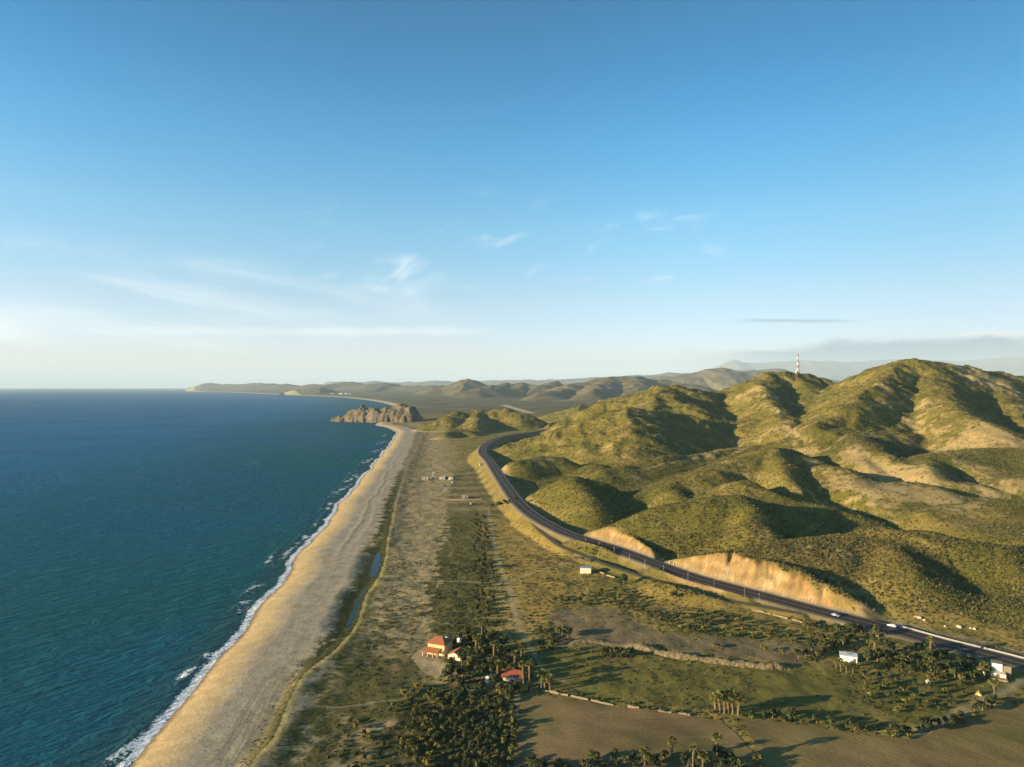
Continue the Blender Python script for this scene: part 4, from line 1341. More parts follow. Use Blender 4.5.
nt.l.new(nt.bump(nt.noise(pos, 1.5, 5.0, .7), .8, .5), b.inputs['Normal'])
bank = struct(mesh_np('earth_bank', np.concatenate(Vs, 1).reshape(-1, 3), grid_faces(n, len(prof)), M_BANK, smooth=False))
# ------------------------------------------------------------------ houses
def place(u, v):
    x, y, z = at(u, v)
    return x, y, z


# two-storey villa
x, y, z = place(436, 655.5)
r = empty('villa', 'yellow two-storey villa under an orange hipped tile roof, with a lower porch roof in front', 'house', (x, y, z), math.radians(-22))
r.scale = (.78, .78, .78)
part('wall', B(-5.2, 5.2, 0, 9.5, -.6, 6.3), M_YELLOW, r)
part('roof', hip(bmesh.new(), -5.2, 5.2, 0, 9.5, 6.303, 2.7, 3.6, .7), M_TILE, r)
pr = bmesh.new()
a = [(-6.6, -4.2, 2.75), (3.2, -4.2, 2.75), (3.2, -.004, 4.15), (-6.6, -.004, 4.15)]
lo = [pr.verts.new(p) for p in a]; up = [pr.verts.new((p[0], p[1], p[2] + .2)) for p in a]
pr.faces.new(lo); pr.faces.new(up)
for i in range(4):
    pr.faces.new((lo[i], lo[(i + 1) % 4], up[(i + 1) % 4], up[i]))
part('porch_roof', pr, M_TILE, r)
for cx_ in (-6.2, -3.2, 0, 2.8):
    part('porch_column', tube(bmesh.new(), [(cx_, -3.9, -.5), (cx_, -3.9, 2.76)], .2, 10), M_CREAM, r)
part('porch_floor', B(-6.8, 3.4, -4.5, -.004, -.6, .18), M_STONE, r)
windows(r, M_WHITE, M_GLASS, [(-3.2, 4.6), (3.0, 4.5)], 'y', 0.0, 1.3, 1.0)
windows(r, M_WHITE, M_GLASS, [(-2.6, .9)], 'y', 0.0, 1.6, 1.3)
windows(r, M_WHITE, M_GLASS, [(3.0, 4.3), (6.8, 4.3)], 'x', -5.2, 1.2, 1.1)
d = part('door', B(.2, 1.5, -.07, -.003, .18, 2.4), M_DOOR, r)
part('handle', B(1.3, 1.38, -.14, -.073, 1.2, 1.35), M_METAL, d)
part('balcony', B(3.55, 5.1, -1.2, -.004, 2.7, 3.6, bev=.03), M_CREAM, r)

x, y, z = place(454, 660)
r = empty('annexe', 'single-storey cream house with orange gabled roof on the right of the villa', 'house', (x, y, z), math.radians(-24))
r.scale = (.74, .74, .74)
an = prism(bmesh.new(), [(-4.0, -.6), (4.0, -.6), (4.0, 2.7), (0, 4.3), (-4.0, 2.7)], 0, 8.5)
part('wall', an, M_CREAM, r)
rf = gable(bmesh.new(), 0, 8.5, -4.0, 4.0, 2.74, 1.6, .16, .45)
bmesh.ops.rotate(rf, verts=rf.verts, cent=(0, 0, 0), matrix=Matrix.Rotation(math.radians(90), 3, 'Z'))
part('roof', rf, M_TILE, r)
windows(r, M_WHITE, M_GLASS, [(-2.4, 1.0), (2.5, 1.0)], 'y', 0.0, 1.0, 1.1)
d = part('door', B(-.55, .55, -.07, -.003, -.1, 2.1), M_DOOR, r)
part('handle', B(.38, .46, -.14, -.073, 1.0, 1.15), M_METAL, d)


def tank(u, v, rad, hgt, label):
    x, y, z = place(u, v)
    r = empty('water_tank', label, 'water tank', (x, y, z), 0, 'pale tanks between the trees')
    part('shell', tube(bmesh.new(), [(0, 0, .5), (0, 0, .6), (0, 0, hgt), (0, 0, hgt + .35), (0, 0, hgt + .5)], [rad * .97, rad, rad, rad * .6, rad * .25], 18), M_WHITE, r, True)
    part('lid', tube(bmesh.new(), [(0, 0, hgt + .503), (0, 0, hgt + .62)], rad * .28, 12), M_METAL, r)
    part('stand', B(-rad * .8, rad * .8, -rad * .8, rad * .8, -.4, .497), M_CONC, r)


tank(446.8, 642, .95, 2.0, 'white round water tank just right of the villa roof')
tank(459.5, 642.5, 1.1, 1.7, 'pale water tank standing further right behind the annexe')
tank(488.5, 682.5, 1.25, 2.0, 'pale round tank left of the red-roofed hut among palms')

x, y, z = place(512, 682)
r = empty('hut', 'low hut with rust-red roof among tall fan palms at the field corner', 'house', (x, y, z), math.radians(-6))
part('wall', B(-3.6, 3.6, 0, 4.6, -.5, 2.3), M_CREAM, r)
part('roof', gable(bmesh.new(), -3.6, 3.6, 0, 4.6, 2.31, 1.5, .14, .7), M_BRICK, r)
d = part('door', B(-.5, .5, -.07, -.003, -.1, 1.95), M_DOOR, r)
part('handle', B(.34, .42, -.14, -.073, .9, 1.05), M_METAL, d)
windows(r, M_WHITE, M_GLASS, [(-2.2, .9), (2.2, .9)], 'y', 0.0, .9, .8)
part('lean_to_roof', B(-2.0, 1.2, -2.2, -.75, 1.9, 2.0), M_WHITE, r)
for px in (-1.85, 1.05):
    part('post', B(px - .06, px + .06, -2.1, -1.98, -.4, 1.897), M_DOOR, r)

x, y, z = place(849.5, 662.5)
r = empty('flat_roofed_house', 'small white flat-roofed house in the scrub below the highway', 'house', (x, y, z), math.radians(-24))
r.scale = (.86, .86, .86)
part('wall', B(-4.0, 3.3, 0, 5.2, -.6, 2.75), M_WHITE, r)
part('roof', B(-4.3, 3.6, -.3, 5.5, 2.753, 3.0, bev=.03), M_WHITE, r)
part('roof_vent', B(-.9, .9, 2.2, 3.8, 3.003, 3.12), M_METAL, r)
windows(r, M_WHITE, M_GLASS, [(-2.4, 1.0)], 'y', 0.0, 1.1, .9)
d = part('door', B(1.7, 2.7, -.07, -.003, -.1, 2.05), M_GLASS, r)
part('handle', B(2.5, 2.58, -.14, -.073, .9, 1.05), M_METAL, d)
part('step', B(3.5, 5.3, .5, 2.2, -.6, .25, bev=.03), M_WHITE, r)

x, y, z = place(585.5, 573.5)
r = empty('shack', 'white boxy shack beside the bend of the side road', 'house', (x, y, z), math.radians(-10))
part('wall', B(-3.3, 3.3, 0, 4.8, -.6, 3.3), M_CREAM, r)
part('roof', B(-3.5, 3.5, -.2, 5.0, 3.303, 3.45), M_METAL, r)
windows(r, M_WHITE, M_GLASS, [(1.6, 1.2)], 'y', 0.0, .9, .8)
part('door', B(3.303, 3.37, 1.6, 2.6, -.1, 2.05), M_DOOR, r)
for u, v, w_, lab in ((578.5, 562, 6.5, 'open shelter with slanting pale roof up behind the white shack'), (587.5, 564.5, 4.5, 'smaller pale-roofed shelter directly behind the white shack')):
    x, y, z = place(u, v)
    r = empty('shelter', lab, 'shelter', (x, y, z), math.radians(18), 'shelters behind the shack')
    rb = B(-w_ / 2, w_ / 2, 0, 3.6, 2.2, 2.32)
    for vv in rb.verts:
        vv.co.z += vv.co.y * .14
    part('roof', rb, M_STONE, r)
    for sx in (-1, 1):
        for yy in (.3, 3.3):
            part('post', B(sx * (w_ / 2 - .25) - .07, sx * (w_ / 2 - .25) + .07, yy - .07, yy + .07, -.4, 2.197 + yy * .14), M_DOOR, r)


def low_wall(name, label, cat, px, hgt, thick, mat, gaps=(), rough=.12):
    pts = smooth_line([at(u, v) for u, v in px], 1.0)
    n = len(pts)
    t = np.gradient(pts[:, :2], axis=0); t /= np.linalg.norm(t, axis=1)[:, None]
    nr = np.column_stack([-t[:, 1], t[:, 0]])
    s = np.arange(n) * 1.0
    hh = hgt * (1 + rough * 2.5 * gnoise(s / 3.0, s * 0, 611) + rough * gnoise(s / 1.1, s * 0, 612))
    zz = height(pts[:, 0], pts[:, 1])[0]
    V = []
    for o_, k, dz in ((-thick, 0, -.5), (-thick * .8, 1, -.05), (-thick * .3, 1, 0), (thick * .4, 1, 0), (thick * .85, 1, -.06), (thick, 0, -.5)):
        V.append(np.column_stack([pts[:, :2] + nr * (o_ + .15 * thick * gnoise(s / 1.4, s * 0 + o_ * 9, 613))[:, None], zz + k * hh + dz])[:, None, :])
    F = grid_faces(n, 6)
    keep = np.ones(n - 1, bool)
    for a, b_ in gaps:
        keep[int(a * (n - 1)):int(b_ * (n - 1))] = False
    F = F[np.repeat(keep, 5)]
    vv, ff = compact(np.concatenate(V, 1).reshape(-1, 3), F)
    return tag(mesh_np(name, vv, ff, mat, smooth=False), label, cat)


low_wall('stone_wall', 'long low pale stone wall along the top of the furrowed brown field', 'wall',
         [(543, 691), (560, 694.5), (582, 699), (600, 703), (622, 706.5), (645, 710), (668, 713), (690, 716)], .7, .22, M_STONE, ((.20, .23), (.34, .37), (.52, .62), (.70, .82), (.9, .94)), .3)
low_wall('garden_wall', 'short white wall running right from the white shack', 'wall', [(598, 572), (603, 574), (609, 576.5), (615, 578.5)], .9, .15, M_STONE, ((.42, .52),), .1)
low_wall('rubble_wall', 'long cream rubble wall in the dry grass just below the highway', 'wall',
         [(751, 610), (760, 612), (775, 615.5), (790, 619.5), (805, 623.5), (820, 626.5)], .7, .25, M_STONE, ((.30, .33), (.42, .45), (.55, .62), (.8, .84)), .3)

# roadside shrine-like building and its terrace at the right edge
x, y, z = place(997.5, 677)
r = empty('roadside_building', 'cream tower-like roadside building with stepped terraces beside the highway', 'building', (x, y, z), math.radians(-30))
part('wall', B(-1.6, 1.7, 1.6, 5.0, -.6, 4.6), M_WHITE, r)
part('roof', B(-1.8, 1.9, 1.4, 5.2, 4.603, 4.8), M_STONE, r)
part('lower_block', B(-2.2, 2.6, -1.8, 1.597, -.8, 1.9, bev=.05), M_CREAM, r)
part('terrace', B(-2.6, 3.0, -4.2, -1.803, -1.2, .6, bev=.05), M_STONE, r)
part('side_wall', B(1.703, 4.6, 2.0, 4.6, -.8, 4.0), M_STONE, r)
ar = bmesh.new()
tube(ar, [(-5.6 + 1.5 * math.cos(q), -.6, -.3 + 2.2 * math.sin(q)) for q in np.linspace(0, math.pi, 9)], .28, 8)
part('arch', ar, M_CREAM, r)
windows(r, M_WHITE, M_GLASS, [(3.2, 2.6)], 'x', -1.6, .9, .9)
part('door', B(-.5, .5, -1.87, -1.803, .603, 1.8), M_DOOR, r)

x, y, z = place(979, 694.5)
r = empty('tent', 'small yellow-orange tent-shaped shelter left of the palm by the dirt track', 'tent', (x, y, z), math.radians(-40))
r.scale = (.72, .72, .72)
part('canopy', prism(bmesh.new(), [(-1.7, -.2), (1.7, -.2), (.12, 1.9), (-.12, 1.9)], -1.6, 1.6), simple_mat('orange_canvas', (.42, .24, .07), .8, .15), r)
part('flap', prism(bmesh.new(), [(-.6, -.1), (.6, -.1), (0, 1.2)], -1.66, -1.603), M_CREAM, r)
x, y, z = place(928.3, 684.5)
r = empty('water_tank', 'grey-white round tank hidden in the shrubs right of the white house', 'water tank', (x, y, z), 0, 'pale tanks between the trees')
part('shell', tube(bmesh.new(), [(0, 0, -.3), (0, 0, 1.2), (0, 0, 1.7), (0, 0, 1.9)], [1.05, 1.05, .7, .25], 16), M_CONC, r, True)
part('lid', tube(bmesh.new(), [(0, 0, 1.903), (0, 0, 2.0)], .3, 10), M_METAL, r)


# ------------------------------------------------------------------ cars on the highway
def car(u, off, label, mat, flip, sc=1.0):
    x, y, z, a = road_pt(u, off)
    r = empty('car', label, 'car', (x, y, z + .025), a + (math.pi if flip else 0), 'cars on the highway')
    r.scale = (.9, .9, .9)
    prof = [(-2.1, .35), (-2.15, .75), (-2.0, .92), (-1.75, 1.0), (-1.2, 1.42), (.35, 1.45), (1.0, .98), (1.9, .86), (2.12, .7), (2.15, .35)]
    bm = prism(bmesh.new(), prof, -.86, .86)
    bmesh.ops.bevel(bm, geom=bm.edges[:], offset=.07, segments=2, affect='EDGES')
    part('body', bm, mat, r, True)
    gl = prism(bmesh.new(), [(-1.1, 1.0), (-.95, 1.3), (.28, 1.32), (.72, 1.0)], -.885, .885)
    part('window', gl, M_GLASS, r)
    ws = prism(bmesh.new(), [(.42, 1.40), (.47, 1.42), (1.02, 1.03), (.97, 1.01)], -.7, .7)
    part('windscreen', ws, M_GLASS, r)
    for sx in (-1.3, 1.32):
        for sy in (-1, 1):
            wb = tube(bmesh.new(), [(sx, sy * .70, .34), (sx, sy * .90, .34)], .34, 14)
            wl = part('wheel', wb, M_TYRE, r)
            part('rim', tube(bmesh.new(), [(sx, sy * .902, .34), (sx, sy * .93, .34)], .2, 10), M_METAL, wl)
    for sy in (-.6, .6):
        part('headlight', B(2.12, 2.19, sy - .16, sy + .16, .62, .78), M_WHITE, r)
        part('tail_light', B(-2.2, -2.13, sy - .14, sy + .14, .7, .86), M_RED, r)


M_CARW = simple_mat('white_car_paint', (.66, .65, .62), .25, .03, 1, .5)
M_CARB = simple_mat('silver_blue_car_paint', (.30, .38, .48), .25, .04, 1, .5, .3)
car(886.5, -3.2, 'white car on the far lane of the highway, left of the concrete barrier', M_CARW, False)
car(836.5, 1.6, 'silver-blue car on the near lane of the highway', M_CARB, True)


# ------------------------------------------------------------------ pale boulders beside the highway
def boulder(u, v, s, label, grp, seed):
    s *= .52
    x, y, z = at(u, v)
    bm = bmesh.new()
    bmesh.ops.create_icosphere(bm, subdivisions=3, radius=1.0)
    r = np.random.RandomState(seed)
    pl = [(Vector(r.normal(size=3)).normalized(), r.uniform(.55, .85)) for _ in range(9)]
    for vv in bm.verts:
        for n_, q in pl:
            k = vv.co.dot(n_) - q
            if k > 0:
                vv.co -= n_ * k * .9
        vv.co = Vector((vv.co.x * s * 1.25, vv.co.y * s, vv.co.z * s * .85))
    o = part('boulder', bm, M_STONE2)
    o.location = (x, y, z + s * .3); o.rotation_euler = (0, 0, r.rand() * 6)
    tag(o, label, 'boulder', grp)


M_STONE2 = simple_mat('pale_rock', (.42, .365, .28), .9, .25, .8)
g_ = 'pale boulders beside the highway'
boulder(916, 617, 1.6, 'big pale boulder in the roadside pile nearest the white car, left end', g_, 1)
boulder(919.5, 618.5, 1.9, 'largest pale boulder in the middle of the roadside pile', g_, 2)
boulder(924, 620.5, 1.3, 'flat pale boulder at the right end of the roadside pile', g_, 3)
boulder(945, 626.5, 1.2, 'single pale boulder left of the long boulder behind the barrier', g_, 4)
boulder(959, 627.5, 2.0, 'long pale boulder behind the concrete barrier', g_, 5)
boulder(970.5, 628.5, 1.1, 'narrow pale boulder, left one of a pair behind the barrier', g_, 6)
boulder(974.5, 629.5, 1.5, 'squat pale boulder, right one of a pair behind the barrier', g_, 7)
boulder(670, 563, 1.5, 'pale boulder at the mouth of the gully between the two road cuttings, left', g_, 8)
boulder(674, 563.8, 1.2, 'pale boulder at the mouth of the gully between the two road cuttings, right', g_, 9)
boulder(896, 650, 1.0, 'small pale rock in the scrub between the white house and the highway', g_, 10)

# ------------------------------------------------------------------ red and white lattice mast on the hill
x, y = PY(798, 373.5, 1520)[:2]
z = hz(x, y)
r = empty('radio_mast', 'tall red and white lattice radio mast on top of the hill', 'mast', (x, y, z - .3), .4)
H_, N_ = 44.0, 7
for k in range(N_):
    bm = bmesh.new()
    z0 = H_ * k / N_; z1 = H_ * (k + 1) / N_
    w0 = 2.4 - 1.7 * z0 / H_; w1 = 2.4 - 1.7 * z1 / H_
    cor = [(-1, -1), (1, -1), (1, 1), (-1, 1)]
    for i, (sx, sy) in enumerate(cor):
        tx, ty = cor[(i + 1) % 4]
        tube(bm, [(sx * w0, sy * w0, z0), (sx * w1, sy * w1, z1)], .26, 6)
        zm = (z0 + z1) / 2; wm = (w0 + w1) / 2
        for za, zb, wa, wb in ((z0, zm, w0, wm), (zm, z1, wm, w1)):
            tube(bm, [(sx * wa, sy * wa, za), (tx * wb, ty * wb, zb)], .16, 5)
            tube(bm, [(tx * wa, ty * wa, za), (sx * wb, sy * wb, zb)], .16, 5)
            tube(bm, [(sx * wa, sy * wa, za + .02), (tx * wa, ty * wa, za + .02)], .14, 5)
    s_ = part('mast_section', bm, M_RED if k % 2 == 0 else M_WHITE, r)
    s_['label'] = 'red lattice section' if k % 2 == 0 else 'white lattice section'
for q in range(3):
    a_ = q * 2.1
    part('panel_antenna', B(.9 * math.cos(a_) - .2, .9 * math.cos(a_) + .2, .9 * math.sin(a_) - .2, .9 * math.sin(a_) + .2, H_ - 4, H_ - 1), M_WHITE, r)
part('lightning_rod', tube(bmesh.new(), [(0, 0, H_ - .2), (0, 0, H_ + 3)], .1, 6), M_METAL, r)
part('foundation', B(-3.4, 3.4, -3.4, 3.4, -1.2, .25), M_CONC, r)
x2, y2 = x - 5.5, y - 6
r = empty('equipment_hut', 'tiny pale hut at the foot of the red and white mast', 'hut', (x2, y2, hz(x2, y2)), .4)
part('wall', B(-2, 2, -1.5, 1.5, -.8, 2.6), M_CREAM, r)
part('roof', B(-2.2, 2.2, -1.7, 1.7, 2.603, 2.8), M_METAL, r)
part('door', B(-.4, .4, -1.57, -1.503, 0, 2.0), M_DOOR, r)


# ------------------------------------------------------------------ small far buildings
def cottage(u, v, w_, d_, h_, rz, label, wall, roof, grp, cat='house'):
    x, y, z = at(u, v)
    r = empty('cottage', label, cat, (x, y, z), rz, grp)
    part('wall', B(-w_ / 2, w_ / 2, 0, d_, -1, h_), wall, r)
    if roof is None:
        part('roof', B(-w_ / 2 - .2, w_ / 2 + .2, -.2, d_ + .2, h_ + .003, h_ + .25), wall, r)
    else:
        part('roof', gable(bmesh.new(), -w_ / 2, w_ / 2, 0, d_, h_ + .01, d_ * .28, .2, .4), roof, r)
    windows(r, M_WHITE, M_GLASS, [(-w_ * .28, 1.0)], 'y', 0.0, 1.2, 1.1)
    part('door', B(.3, 1.3, -.07, -.003, -.1, 2.1), M_DOOR, r)


M_LIME = simple_mat('old_limewash', (.38, .345, .29), .85, .2, .6)
g_ = 'scattered houses on the coastal flat'
cottage(425, 480, 8, 6, 3.2, .05, 'pale flat-roofed house nearest the beach, left of the white tower', M_LIME, None, g_)
cottage(442, 479.5, 7, 6, 3, -.1, 'white house just right of the white tower on the flat', M_LIME, None, g_)
cottage(446.5, 478.5, 5, 5, 3.4, .2, 'white house third from the beach on the coastal flat', M_LIME, None, g_)
cottage(450.5, 480, 5, 5, 2.8, 0, 'small cream house at the right end of the row by the white tower', M_CREAM, None, g_)
cottage(465, 498.5, 6, 4, 2.6, .1, 'white hut standing alone by the long earth wall', M_LIME, None, g_)
cottage(481.5, 465.5, 4.5, 4, 2.6, .2, 'white hut beside the outside of the highway bend', M_LIME, None, g_)
cottage(446, 491, 4, 4, 2.2, 0, 'small grey hut in the green patch below the white tower', M_CONC, None, g_)
cottage(454, 483.5, 4, 3, 2.2, .3, 'tiny pale hut in the green patch right of the white tower', M_LIME, None, g_)
cottage(473, 505, 4, 3, 2.0, .3, 'tiny pale hut right of the lone white hut on the flat', M_CONC, None, g_)
x, y, z = at(433, 479)
r = empty('white_tower', 'slim white tower between low houses on the coastal flat', 'tower', (x, y, z), .1)
part('shaft', B(-1.1, 1.1, -1.1, 1.1, -.8, 8.2, bev=.05), M_LIME, r)
part('cap', B(-1.5, 1.5, -1.5, 1.5, 8.203, 8.6, bev=.05), M_CREAM, r)
part('door', B(-.45, .45, -1.17, -1.103, 0, 2.0), M_DOOR, r)
low_wall('earth_wall', 'long straight brown earth wall across the coastal flat', 'wall', [(430, 501), (445, 500.5), (465, 500.5), (482, 500)], 1.5, .3, simple_mat('mud_brick', (.20, .14, .085), .9, .2), (), .08)
x, y, z = at(506, 489)
g_ = 'far houses across the bay'
for i, (u, v, s, lab) in enumerate(((341, 394.3, 40, 'pale building at the tip of the small point across the bay'), (346, 394.4, 46, 'pale blocky building in the middle of the small point across the bay'),
                                    (351, 394.6, 34, 'pale low building on the right of the small point across the bay'), (333, 394.2, 26, 'grey building low on the left of the small point across the bay'))):
    x, y, z = at(u, v)
    r = empty('resort_building', lab, 'building', (x, y, z), .2 * i, g_)
    part('wall', B(-s / 2, s / 2, -8, 8, -8, s * .42), M_WHITE, r)
    part('roof', B(-s / 2 - 1, s / 2 + 1, -9, 9, s * .42 + .02, s * .42 + 1.5), M_CREAM, r)
# ------------------------------------------------------------------ trees, palms, shrubs
M_BARK = simple_mat('bark', (.16, .12, .08), .9, .25, 3)
M_PALMBARK = simple_mat('palm_bark', (.14, .105, .07), .9, .25, 3)
M_SKIRT = leaf_mat('dead_fronds', (.15, .108, .05), .2)
M_PALM = leaf_mat('palm_fronds', (.115, .115, .030), .3)
M_LEAF = leaf_mat('tree_leaves', (.070, .074, .020), .4)
M_LEAFD = leaf_mat('dark_tree_leaves', (.036, .046, .016), .3)
M_LEAFY = leaf_mat('yellow_green_leaves', (.120, .108, .020), .3)


def leaf_mesh(name, V, T, mat):
    """quads from a list of 4-corner leaves with a tint for each"""
    V = np.array(V).reshape(-1, 3); f = np.arange(len(V)).reshape(-1, 4)
    t = np.repeat(np.array(T)[:, None], 4, 0) * np.ones((1, 3))
    o = mesh_np(name, V, f, mat, t, False)
    COL.objects.unlink(o)
    return o.data


def crown_mesh(seed, w_, h_, z0, n, mat, lobes=6, sz=.5):
    r = np.random.RandomState(seed)
    L = []
    for i in range(lobes):
        a = r.rand() * 6.283; q = r.uniform(.15, .62)
        L.append((np.array([math.cos(a) * q * w_ / 2, math.sin(a) * q * w_ / 2, z0 + h_ * r.uniform(.30, .78)]), r.uniform(.42, .62) * w_ / 2, r.uniform(.8, 1.2)))
    V, T = [], []
    for i in range(n):
        c0, rad, tn = L[i % lobes]
        p = r.normal(size=3); p /= np.linalg.norm(p)
        if p[2] < -.35:
            p[2] *= -.5
        c = c0 + p * rad * np.array([1, 1, .72 * h_ / w_ * 1.3]) * r.uniform(.62, 1.06)
        n_ = p + r.normal(size=3) * .55 + np.array([0, 0, .25]); n_ /= np.linalg.norm(n_)
        a = np.cross(n_, r.normal(size=3)); a /= np.linalg.norm(a); b_ = np.cross(n_, a)
        s1 = sz * r.uniform(.55, 1.1); s2 = sz * r.uniform(.4, .8)
        V += [c - a * s1 - b_ * s2 * .5, c + a * s1 * .6 - b_ * s2, c + a * s1 + b_ * s2 * .6, c - a * s1 * .5 + b_ * s2]
        T.append(tn * r.uniform(.7, 1.35))
    return leaf_mesh('crown', V, T, mat)


def trunk_mesh(seed, h_, rad, lobes=4, spread=1.4):
    r = np.random.RandomState(seed)
    bm = bmesh.new()
    k = h_ * .45
    tube(bm, [(0, 0, -.4), (r.normal() * .1, r.normal() * .1, k * .5), (r.normal() * .15, r.normal() * .15, k)], [rad * 1.3, rad, rad * .8], 7)
    for i in range(lobes):
        a = 6.283 * i / lobes + r.rand()
        tube(bm, [(0, 0, k * .8), (math.cos(a) * spread * .5, math.sin(a) * spread * .5, h_ * .62), (math.cos(a) * spread, math.sin(a) * spread, h_ * .82)], [rad * .6, rad * .4, rad * .15], 5)
    o = part('trunk', bm, M_BARK)
    COL.objects.unlink(o)
    return o.data


def palm_meshes(seed, h_):
    r = np.random.RandomState(seed)
    lean = r.normal(size=2) * .6
    bm = bmesh.new()
    pts = [(lean[0] * q * q, lean[1] * q * q, h_ * q - .3 * (q == 0)) for q in (0, .25, .5, .75, 1)]
    tube(bm, pts, [.42, .30, .27, .26, .24], 8)
    o = part('trunk', bm, M_PALMBARK); COL.objects.unlink(o); tr = o.data
    top = np.array([lean[0], lean[1], h_])
    V, T = [], []
    for i in range(34):                         # fan leaves: stalk ends in a fan of folded blades
        a = r.rand() * 6.283; e = r.uniform(-.5, 1.25)
        dr = np.array([math.cos(a) * math.cos(e), math.sin(a) * math.cos(e), math.sin(e)])
        sd = np.array([-math.sin(a), math.cos(a), 0]); upv = np.cross(dr, sd) * -1
        st = r.uniform(.7, 1.15); ln = r.uniform(1.1, 1.6)
        b0 = top + dr * st
        tn = r.uniform(.7, 1.35)
        for k in range(-2, 3):
            da = k * .42
            d2 = dr * math.cos(da) + sd * math.sin(da)
            tip = b0 + d2 * ln + np.array([0, 0, -.28 * ln])
            w2 = (sd * math.cos(da) - dr * math.sin(da)) * .22
            mid_ = b0 + d2 * ln * .6
            V += [b0, mid_ - w2, tip, mid_ + w2]
            T.append(tn * r.uniform(.8, 1.2))
        V += [top - sd * .04, top + sd * .04, b0 + sd * .04, b0 - sd * .04]; T.append(.8)
    cr = leaf_mesh('crown', V, T, M_PALM)
    V, T = [], []
    sk = h_ * r.uniform(.35, .7)
    for i in range(150):
        a = r.rand() * 6.283; zz = h_ - .1 - r.rand() * sk
        rr = .5 * (1 - .35 * (h_ - zz) / sk) + .1
        q = (zz / h_) ** 2
        c = np.array([lean[0] * q + math.cos(a) * rr * .55, lean[1] * q + math.sin(a) * rr * .55, zz])
        o_ = np.array([math.cos(a) * rr * .5, math.sin(a) * rr * .5, -.75]); s_ = np.array([-math.sin(a), math.cos(a), 0]) * .22
        V += [c - s_ * .5, c + s_ * .5, c + o_ + s_, c + o_ - s_]; T.append(r.uniform(.6, 1.3))
    skm = leaf_mesh('skirt', V, T, M_SKIRT)
    return tr, cr, skm


PALMS = [palm_meshes(700 + i, h_) for i, h_ in enumerate((5.2, 6.2, 7.2, 8.2, 9.6))]
TREES = [(trunk_mesh(800 + i, h_, .22, 4, w_ * .3), crown_mesh(820 + i, w_, h_ * .92, h_ * .05, int(n * 1.5), M_LEAF, lb, .46)) for i, (w_, h_, n, lb) in enumerate(((4.6, 4.4, 230, 7), (5.6, 5.2, 280, 8), (3.8, 4.2, 190, 6), (6.6, 6.0, 330, 9)))]
DARKS = [(trunk_mesh(840 + i, h_, .22, 4, w_ * .3), crown_mesh(860 + i, w_, h_ * .94, h_ * .04, int(n * 1.5), M_LEAFD, lb, .42)) for i, (w_, h_, n, lb) in enumerate(((4.0, 4.2, 210, 6), (5.0, 5.4, 260, 8), (3.2, 3.6, 170, 5)))]
SHRUBS = [(trunk_mesh(880 + i, h_ * .8, .10, 4, w_ * .22), crown_mesh(890 + i, w_, h_, 0.0, n, m_, lb, .36)) for i, (w_, h_, n, lb, m_) in enumerate(((2.6, 1.9, 120, 5, M_LEAF), (3.2, 2.3, 150, 6, M_LEAF), (2.2, 1.7, 100, 4, M_LEAFY), (2.9, 2.2, 130, 5, M_LEAFY), (3.0, 2.4, 140, 6, M_LEAFD)))]
trng = np.random.RandomState(77)


def add_part(name, me, root):
    o = bpy.data.objects.new(name, me); COL.objects.link(o); o.parent = root
    return o


def plant(kind, var, pos, label, group, sc=1.0, name=None):
    x, y, z = pos
    nm, cat, lst = {'palm': ('palm_tree', 'palm tree', PALMS), 'tree': ('tree', 'tree', TREES), 'dark': ('tree', 'tree', DARKS), 'shrub': ('shrub', 'shrub', SHRUBS)}[kind]
    ms = lst[var % len(lst)]
    if name:
        nm, cat = name
    r = empty(nm, label, cat, (x, y, z - .1), trng.rand() * 6.283, group)
    r.scale = (sc * trng.uniform(.92, 1.08), sc * trng.uniform(.92, 1.08), sc * trng.uniform(.9, 1.12))
    add_part('trunk' if kind != 'shrub' else 'stem', ms[0], r); add_part('crown', ms[1], r)
    if kind == 'palm':
        add_part('skirt', ms[2], r)


def in_poly(px, n, gap, z=6.0, avoid=()):
    """ground points spread over a pixel polygon, at least gap metres apart"""
    pg = np.array(PG(px, z)); out = []
    x0, y0 = pg.min(0); x1, y1 = pg.max(0)
    tries = 0
    while len(out) < n and tries < n * 60:
        tries += 1
        x = x0 + (x1 - x0) * trng.rand(); y = y0 + (y1 - y0) * trng.rand()
        if not poly_mask(np.array([x]), np.array([y]), pg)[0]:
            continue
        if any((x - a) ** 2 + (y - b_) ** 2 < gap * gap for a, b_, _ in out):
            continue
        if any((x - a) ** 2 + (y - b_) ** 2 < q * q for a, b_, q in avoid):
            continue
        out.append((x, y, 0))
    if not out:
        return []
    o = np.array(out); zz = height(o[:, 0], o[:, 1])[0]
    return [(p[0], p[1], q) for p, q in zip(o, zz)]


HOUSES = [(P(435, 652)[0], P(435, 652)[1], 10), (P(456, 658)[0], P(456, 658)[1], 7), (P(512, 680)[0], P(512, 680)[1], 6), (P(849, 660)[0], P(849, 660)[1], 7), (P(998, 674)[0], P(998, 674)[1], 7), (P(979, 694)[0], P(979, 694)[1], 3.5)]

